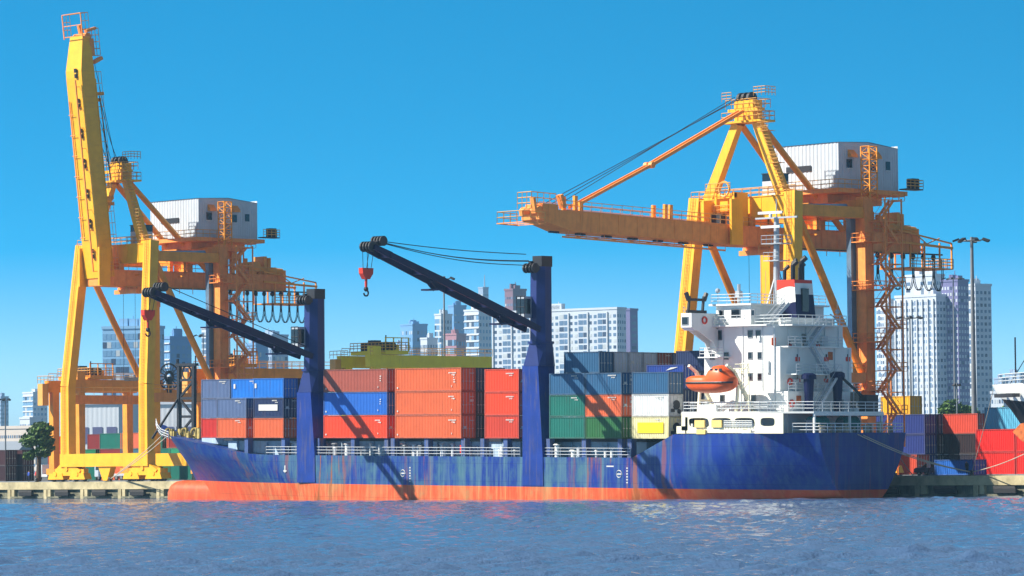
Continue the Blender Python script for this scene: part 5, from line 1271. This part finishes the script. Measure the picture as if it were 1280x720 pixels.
# ------------------------------------------------------------------ trees
LEAF = [pmat('leaf_green', rgb(76, 112, 44), .6, var=.5, vscale=1.5), pmat('leaf_dark_green', rgb(50, 86, 40), .6, var=.5, vscale=1.5), pmat('leaf_light_green', rgb(112, 146, 56), .6, var=.4, vscale=1.5)]
BARK = pmat('bark', rgb(92, 74, 58), .9, var=.4, bump=.5)
def tree(label, px, dist, H, Wd, seed, n=3800, mi=0):
    random.seed(seed); o = onD(px, 586, dist)
    t = thing('leafy_tree', label, 'tree', (o.x, o.y, QZ), 0, 'trees among the port buildings')
    b = MB(); b.tube((0, 0, 0), (.2, 0, H*.4), .45, 8, .3); cl = []
    for i in range(9):
        a = 2*PI*i/9+random.random(); k = random.uniform(.35, 1); e = Vector((math.cos(a)*Wd*.36*k, math.sin(a)*Wd*.36*k, H*random.uniform(.45, .95))); b.tube((.2, 0, H*random.uniform(.25, .4)), e, .18, 6, .05); cl.append((e, random.uniform(.16, .27)*Wd))
    for i in range(9): a = random.random()*2*PI; k = random.random()**.5; cl.append((Vector((math.cos(a)*Wd*.38*k, math.sin(a)*Wd*.38*k, H*random.uniform(.4, .86))), random.uniform(.1, .2)*Wd))
    b.build('trunk', BARK, t)
    c = MB()
    for i in range(n):
        p, r = random.choice(cl); d = Vector((random.gauss(0, 1), random.gauss(0, 1), random.gauss(0, 1))).normalized()*r*random.uniform(.55, 1.05); d.z *= .7
        q = p+d; s_ = random.uniform(.2, .42); u = Vector((random.gauss(0, 1), random.gauss(0, 1), random.gauss(0, 1))).normalized(); v = u.orthogonal().normalized(); w_ = u.cross(v)
        c.mi = random.choice((0, 0, 1, 2)); c.add([q+v*s_, q+w_*s_*.6, q-v*s_, q-w_*s_*.6], [(0, 1, 2, 3)])
    c.build('crown', LEAF, t)
    return t
tree('dark round tree left of the left gantry crane', 48, 610, 9.4, 5.2*1.05, 3, 3600)
tree('big green tree behind the containers, left of the tallest light mast', 1190, 640, 11.6, 5.6, 5)
tree('green tree directly behind the tallest light mast', 1213, 660, 11.0, 4.6, 6)
tree('lower green tree between the tallest light mast and the moored bow', 1262, 640, 10.8, 5.0, 8)
tree('small green tree at the foot of the apartment towers, left of the big one', 1166, 700, 9.5, 4.0, 9, 2000)
# ------------------------------------------------------------------ vehicles
def car(label, px, Y, col, kind='car', rz=0):
    p = onY(px, 592, Y); t = thing('parked_'+kind, label, kind, (p.x, Y, QZ), rz, 'vehicles on the quay')
    paint = pmat(kind+'_paint', col, .25, metal=.2, var=.05)
    b = MB()
    if kind == 'car': prof = [(0, .35), (0, .8), (.25, .95), (1.2, 1.02), (1.9, 1.45), (3.3, 1.47), (4.15, 1.0), (4.3, .9), (4.3, .35)]; L = 4.3; W = 1.7; wx = (.8, 3.5); wr = .32; glass = [(1.3, 1.02), (1.93, 1.4), (3.25, 1.41), (3.95, 1.02)]
    elif kind == 'pickup': prof = [(0, .5), (0, 1.05), (1.3, 1.15), (1.9, 1.72), (3.4, 1.74), (3.6, 1.2), (5.1, 1.15), (5.1, .5)]; L = 5.1; W = 1.8; wx = (.9, 4.1); wr = .38; glass = [(1.5, 1.2), (2.0, 1.64), (3.3, 1.66), (3.45, 1.2)]
    else: prof = [(0, .6), (0, 2.5), (.2, 2.7), (1.9, 2.7), (1.9, 1.1), (7.8, 1.1), (7.8, .7)]; L = 7.8; W = 2.3; wx = (1.1, 5.6, 6.9); wr = .48; glass = [(.3, 1.7), (.35, 2.4), (1.3, 2.4), (1.3, 1.7)]
    b.poly([(x, 0, z) for x, z in prof], (0, W, 0)); bd = b.build('body', paint, t)
    bv = bd.modifiers.new('bevel', 'BEVEL'); bv.width = .07; bv.segments = 2
    for y in (-.012, W+.002): MB().poly([(x, y, z) for x, z in glass], (0, .01, 0)).build('window', 'win', t)
    if kind != 'truck':
        a, c = prof[3 if kind == 'car' else 2], prof[4 if kind == 'car' else 3]; m = MB(); m.add([(a[0]-.02, .12, a[1]+.05), (a[0]-.02, W-.12, a[1]+.05), (c[0]-.05, W-.2, c[1]-.02), (c[0]-.05, .2, c[1]-.02)], [(0, 1, 2, 3)]); m.build('windscreen', 'win', t)
    else: MB().box(-.03, .0, .2, W-.2, 1.6, 2.4).build('windscreen', 'win', t)
    for x in wx:
        for y in (.05, W-.25): m = MB(); m.tube((x, y, wr), (x, y+.2, wr), wr, 18); w = m.build('wheel', 'black', t); m = MB(); m.tube((x, y-.01, wr), (x, y+.21, wr), wr*.55, 12); m.build('rim', 'wheel', w)
    for y in (.25, W-.25): m = MB(); m.box(-.03, .02, y-.15, y+.15, .62, .8); m.build('headlight', 'lite', t); m = MB(); m.box(L-.02, L+.03, y-.12, y+.12, .75, .95); m.build('tail_light', 'red', t)
    return t
car('dark navy car parked nearest the stern on the right quay', 1142, 38, rgb(30, 44, 84), 'car')
car('silver-blue pickup parked in the middle of the right quay', 1170, 39, rgb(120, 156, 190), 'pickup')
car('dark car parked against the red containers at right', 1202, 44, rgb(26, 32, 52), 'car')
car('pale flatbed truck under the left gantry crane', 118, 62, rgb(196, 206, 216), 'truck')
car('white truck left of the left gantry crane legs', 44, 70, rgb(220, 224, 228), 'truck')
# ------------------------------------------------------------------ people (one skinned body each)
def person(px, Y, shirt, trousers, label, arm=0.2, stoop=0):
    p = onY(px, 592, Y)
    vs = [(0, 0, .95), (0, 0, 1.2), (0, 0, 1.42), (0, 0, 1.53), (0, -.01, 1.66), (.19, 0, 1.38), (.24, -.03, 1.12), (.25, -.12-arm*.5, .9), (-.19, 0, 1.38), (-.24, 0, 1.12), (-.25, -.08, .88),
          (.1, 0, .88), (.12, -.02, .5), (.13, .02, .07), (.13, -.13, .04), (-.1, 0, .88), (-.13, .04, .5), (-.14, .1, .07), (-.14, -.05, .04)]
    ed = [(0, 1), (1, 2), (2, 3), (3, 4), (2, 5), (5, 6), (6, 7), (2, 8), (8, 9), (9, 10), (0, 11), (11, 12), (12, 13), (13, 14), (0, 15), (15, 16), (16, 17), (17, 18)]
    rd_ = [.15, .15, .14, .06, .11, .075, .055, .04, .075, .055, .04, .1, .07, .05, .045, .1, .07, .05, .045]
    me = D.meshes.new('person'); me.from_pydata([(x, y-stoop*max(0, z-.9), z) for x, y, z in vs], ed, []); o = D.objects.new('person', me); COL.objects.link(o)
    sk = o.modifiers.new('skin', 'SKIN'); sl = me.skin_vertices[0].data
    for i, r in enumerate(rd_): sl[i].radius = (r, r*.8 if i < 3 else r)
    sl[0].use_root = True
    ss = o.modifiers.new('subd', 'SUBSURF'); ss.levels = 1; ss.render_levels = 1
    m = D.materials.new('person_clothes'); m.use_nodes = True; nt = m.node_tree; b_ = nt.nodes['Principled BSDF']; tc = nt.nodes.new('ShaderNodeTexCoord'); sx = nt.nodes.new('ShaderNodeSeparateXYZ'); nt.links.new(tc.outputs['Object'], sx.inputs[0])
    r = nt.nodes.new('ShaderNodeValToRGB'); r.color_ramp.interpolation = 'CONSTANT'; e = r.color_ramp.elements
    dv = nt.nodes.new('ShaderNodeMath'); dv.operation = 'DIVIDE'; dv.inputs[1].default_value = 2; nt.links.new(sx.outputs[2], dv.inputs[0]); nt.links.new(dv.outputs[0], r.inputs[0])
    e[0].position = 0; e[0].color = rgb(30, 28, 30); e[1].position = .06; e[1].color = trousers
    for pos, c in ((.47, shirt), (.745, rgb(168, 112, 84)), (.845, rgb(26, 20, 18))): q = e.new(pos); q.color = c
    nt.links.new(r.outputs[0], b_.inputs['Base Color']); me.materials.append(m)
    o.location = (p.x, Y, QZ+.004); return tag(o, label, 'person', 'people on the quay')
person(36, 40, rgb(40, 80, 180), rgb(34, 40, 70), 'person in blue standing on the left quay')
person(45, 42, rgb(200, 40, 40), rgb(40, 40, 50), 'person in a red top standing on the left quay')
person(1122.5, 34, rgb(236, 120, 30), rgb(226, 130, 40), 'person in orange overalls just right of the stern')
person(1161, 34, rgb(214, 190, 190), rgb(60, 50, 60), 'person in a pale shirt beside the navy car')
person(1209, 33, rgb(30, 30, 40), rgb(24, 24, 30), 'person in dark clothes at the tail of the silver-blue pickup', stoop=.15)
# ------------------------------------------------------------------ bow of a second ship at the right edge
Y2 = 12.0
tp = [onY(a, b_, Y2) for a, b_ in ((1240, 481), (1246, 492), (1262, 510), (1276, 530), (1292, 556), (1300, 580), (1303, 622))]
s2 = thing('moored_ship', 'black and white ship bow poking in at the right edge', 'ship')
zs = [v.z for v in tp]; xs2 = [v.x for v in tp]
def st2(z): return itp(z, sorted(zip(zs, xs2)))
def hb2(x, z): t_ = min(1, max(0, (x-st2(z))/26)); return 8*math.sin(PI/2*t_)**.8
def hull2(za, zb_, mt, nm):
    b = MB(); nx, nz = 34, 8
    for sg in (-1, 1):
        o = len(b.v)
        for i in range(nx+1):
            for j in range(nz+1):
                f_ = i/nx
                u = f_**1.7*42; z1 = zb_(u); z = za(u)+(z1-za(u))*j/nz; x = st2(z)+u; b.v.append((x, Y2+sg*hb2(x, z), z))
        for i in range(nx):
            for j in range(nz):
                q = (o+i*(nz+1)+j, o+(i+1)*(nz+1)+j, o+(i+1)*(nz+1)+j+1, o+i*(nz+1)+j+1); b.f.append(q if sg < 0 else q[::-1]); b.m.append(0)
    return b.build(nm, mt, s2, smooth=True)
zt2 = zs[0]
hull2(lambda u: -1, lambda u: 2.0, 'anch', 'boot_topping')
hull2(lambda u: 2.0, lambda u: zt2-1.6-.6*min(1, u/8), pmat('black_hull_paint', rgb(22, 26, 34), .4, var=.3), 'hull')
hull2(lambda u: zt2-1.6-.6*min(1, u/8), lambda u: zt2, 'white', 'bow_bulwark')
b = MB(); b.rail([(xs2[0]+1, Y2, zt2), (xs2[0]+9, Y2-5.6, zt2), (xs2[0]+20, Y2-7.8, zt2)], 1.1, 1.5, .05, 3); b.build('railing', 'lite', s2)
for x in (2.6, 4.4, 6.0): MB().box(xs2[0]+x, xs2[0]+x+.9, Y2-1.2-x*.62, Y2-.6-x*.5, zt2-1.5, zt2-1.1).build('fairlead', 'dark', s2)
b = MB(); b.tube((xs2[0]+3.4, Y2, zt2), (xs2[0]+3.4, Y2, zt2+5.2), .09, 6); b.tube((xs2[0]+3.4, Y2-1, zt2), (xs2[0]+9, Y2-1, zt2+7), .05, 5); b.tube((xs2[0]+5, Y2-1, zt2), (xs2[0]+11, Y2-1, zt2+8), .05, 5); b.build('jackstaff', 'dark', s2)
a0 = onY(1271, 541, Y2-2); b = MB(); b.poly([(a0.x-.6, a0.y, a0.z+.1), (a0.x+.5, a0.y, a0.z+1.0), (a0.x+2.0, a0.y, a0.z+1.2), (a0.x+2.0, a0.y, a0.z-1.5), (a0.x+.7, a0.y, a0.z-.9)][::-1], (0, 1.4, 0)); b.tube((a0.x+1.6, a0.y+.5, a0.z+1), (a0.x+2.4, a0.y+1.4, a0.z+3.2), .35, 8); b.build('anchor', 'anch', s2)
# ------------------------------------------------------------------ mooring lines
def line(p, q, sag, label, r=.06):
    p, q = Vector(p), Vector(q); n = 16; pts = [p+(q-p)*i/n-Vector((0, 0, sag*math.sin(PI*i/n))) for i in range(n+1)]
    b = MB(); b.path([tuple(v) for v in pts], r, 5); return tag(b.build('mooring_line', 'rope'), label, 'mooring line', 'mooring lines')
q1 = (PB2.x, QY+.6, QZ+.4)
line(onX(1072, 543, 47.2), q1, .6, 'lower of the pale stern mooring lines running to the right bollard')
line(onX(1079, 544, 47.2), q1, .5, 'middle pale stern mooring line running to the right bollard')
line(onX(1110, 541, 47.2), (q1[0]-9, QY+.7, QZ+.05), .5, 'upper stern mooring line, starting nearest the corner of the stern')
line(onY(1284, 566, 16), q1, .2, 'short line from the second ship down to the right bollard')
line(onY(1243, 482, 13), q1, .2, 'nearly upright line from the second ship bow to the right bollard', .04)
q0 = (PB1.x, QY+.6, QZ+.4)
line(onY(208, 539, 12), q0, .3, 'left one of the two bow mooring lines under the left gantry crane')
line(onY(214, 541, 11), q0, .3, 'right one of the two bow mooring lines under the left gantry crane')
# ------------------------------------------------------------------ air
b = MB(); b.box(-9100, 5100, -3100, 9100, -1.2-1, 150)
hz = b.mesh('haze', []); hm = D.materials.new('haze_air'); hm.use_nodes = True; nt = hm.node_tree; nt.nodes.clear()
o_ = nt.nodes.new('ShaderNodeOutputMaterial'); pv = nt.nodes.new('ShaderNodeVolumePrincipled'); pv.inputs['Color'].default_value = (.36, .70, 1.0, 1); pv.inputs['Density'].default_value = .00010; pv.inputs['Anisotropy'].default_value = 0
nt.links.new(pv.outputs[0], o_.inputs['Volume']); hz.materials.append(hm)
ho = D.objects.new('haze', hz); COL.objects.link(ho); ho['kind'] = 'stuff'
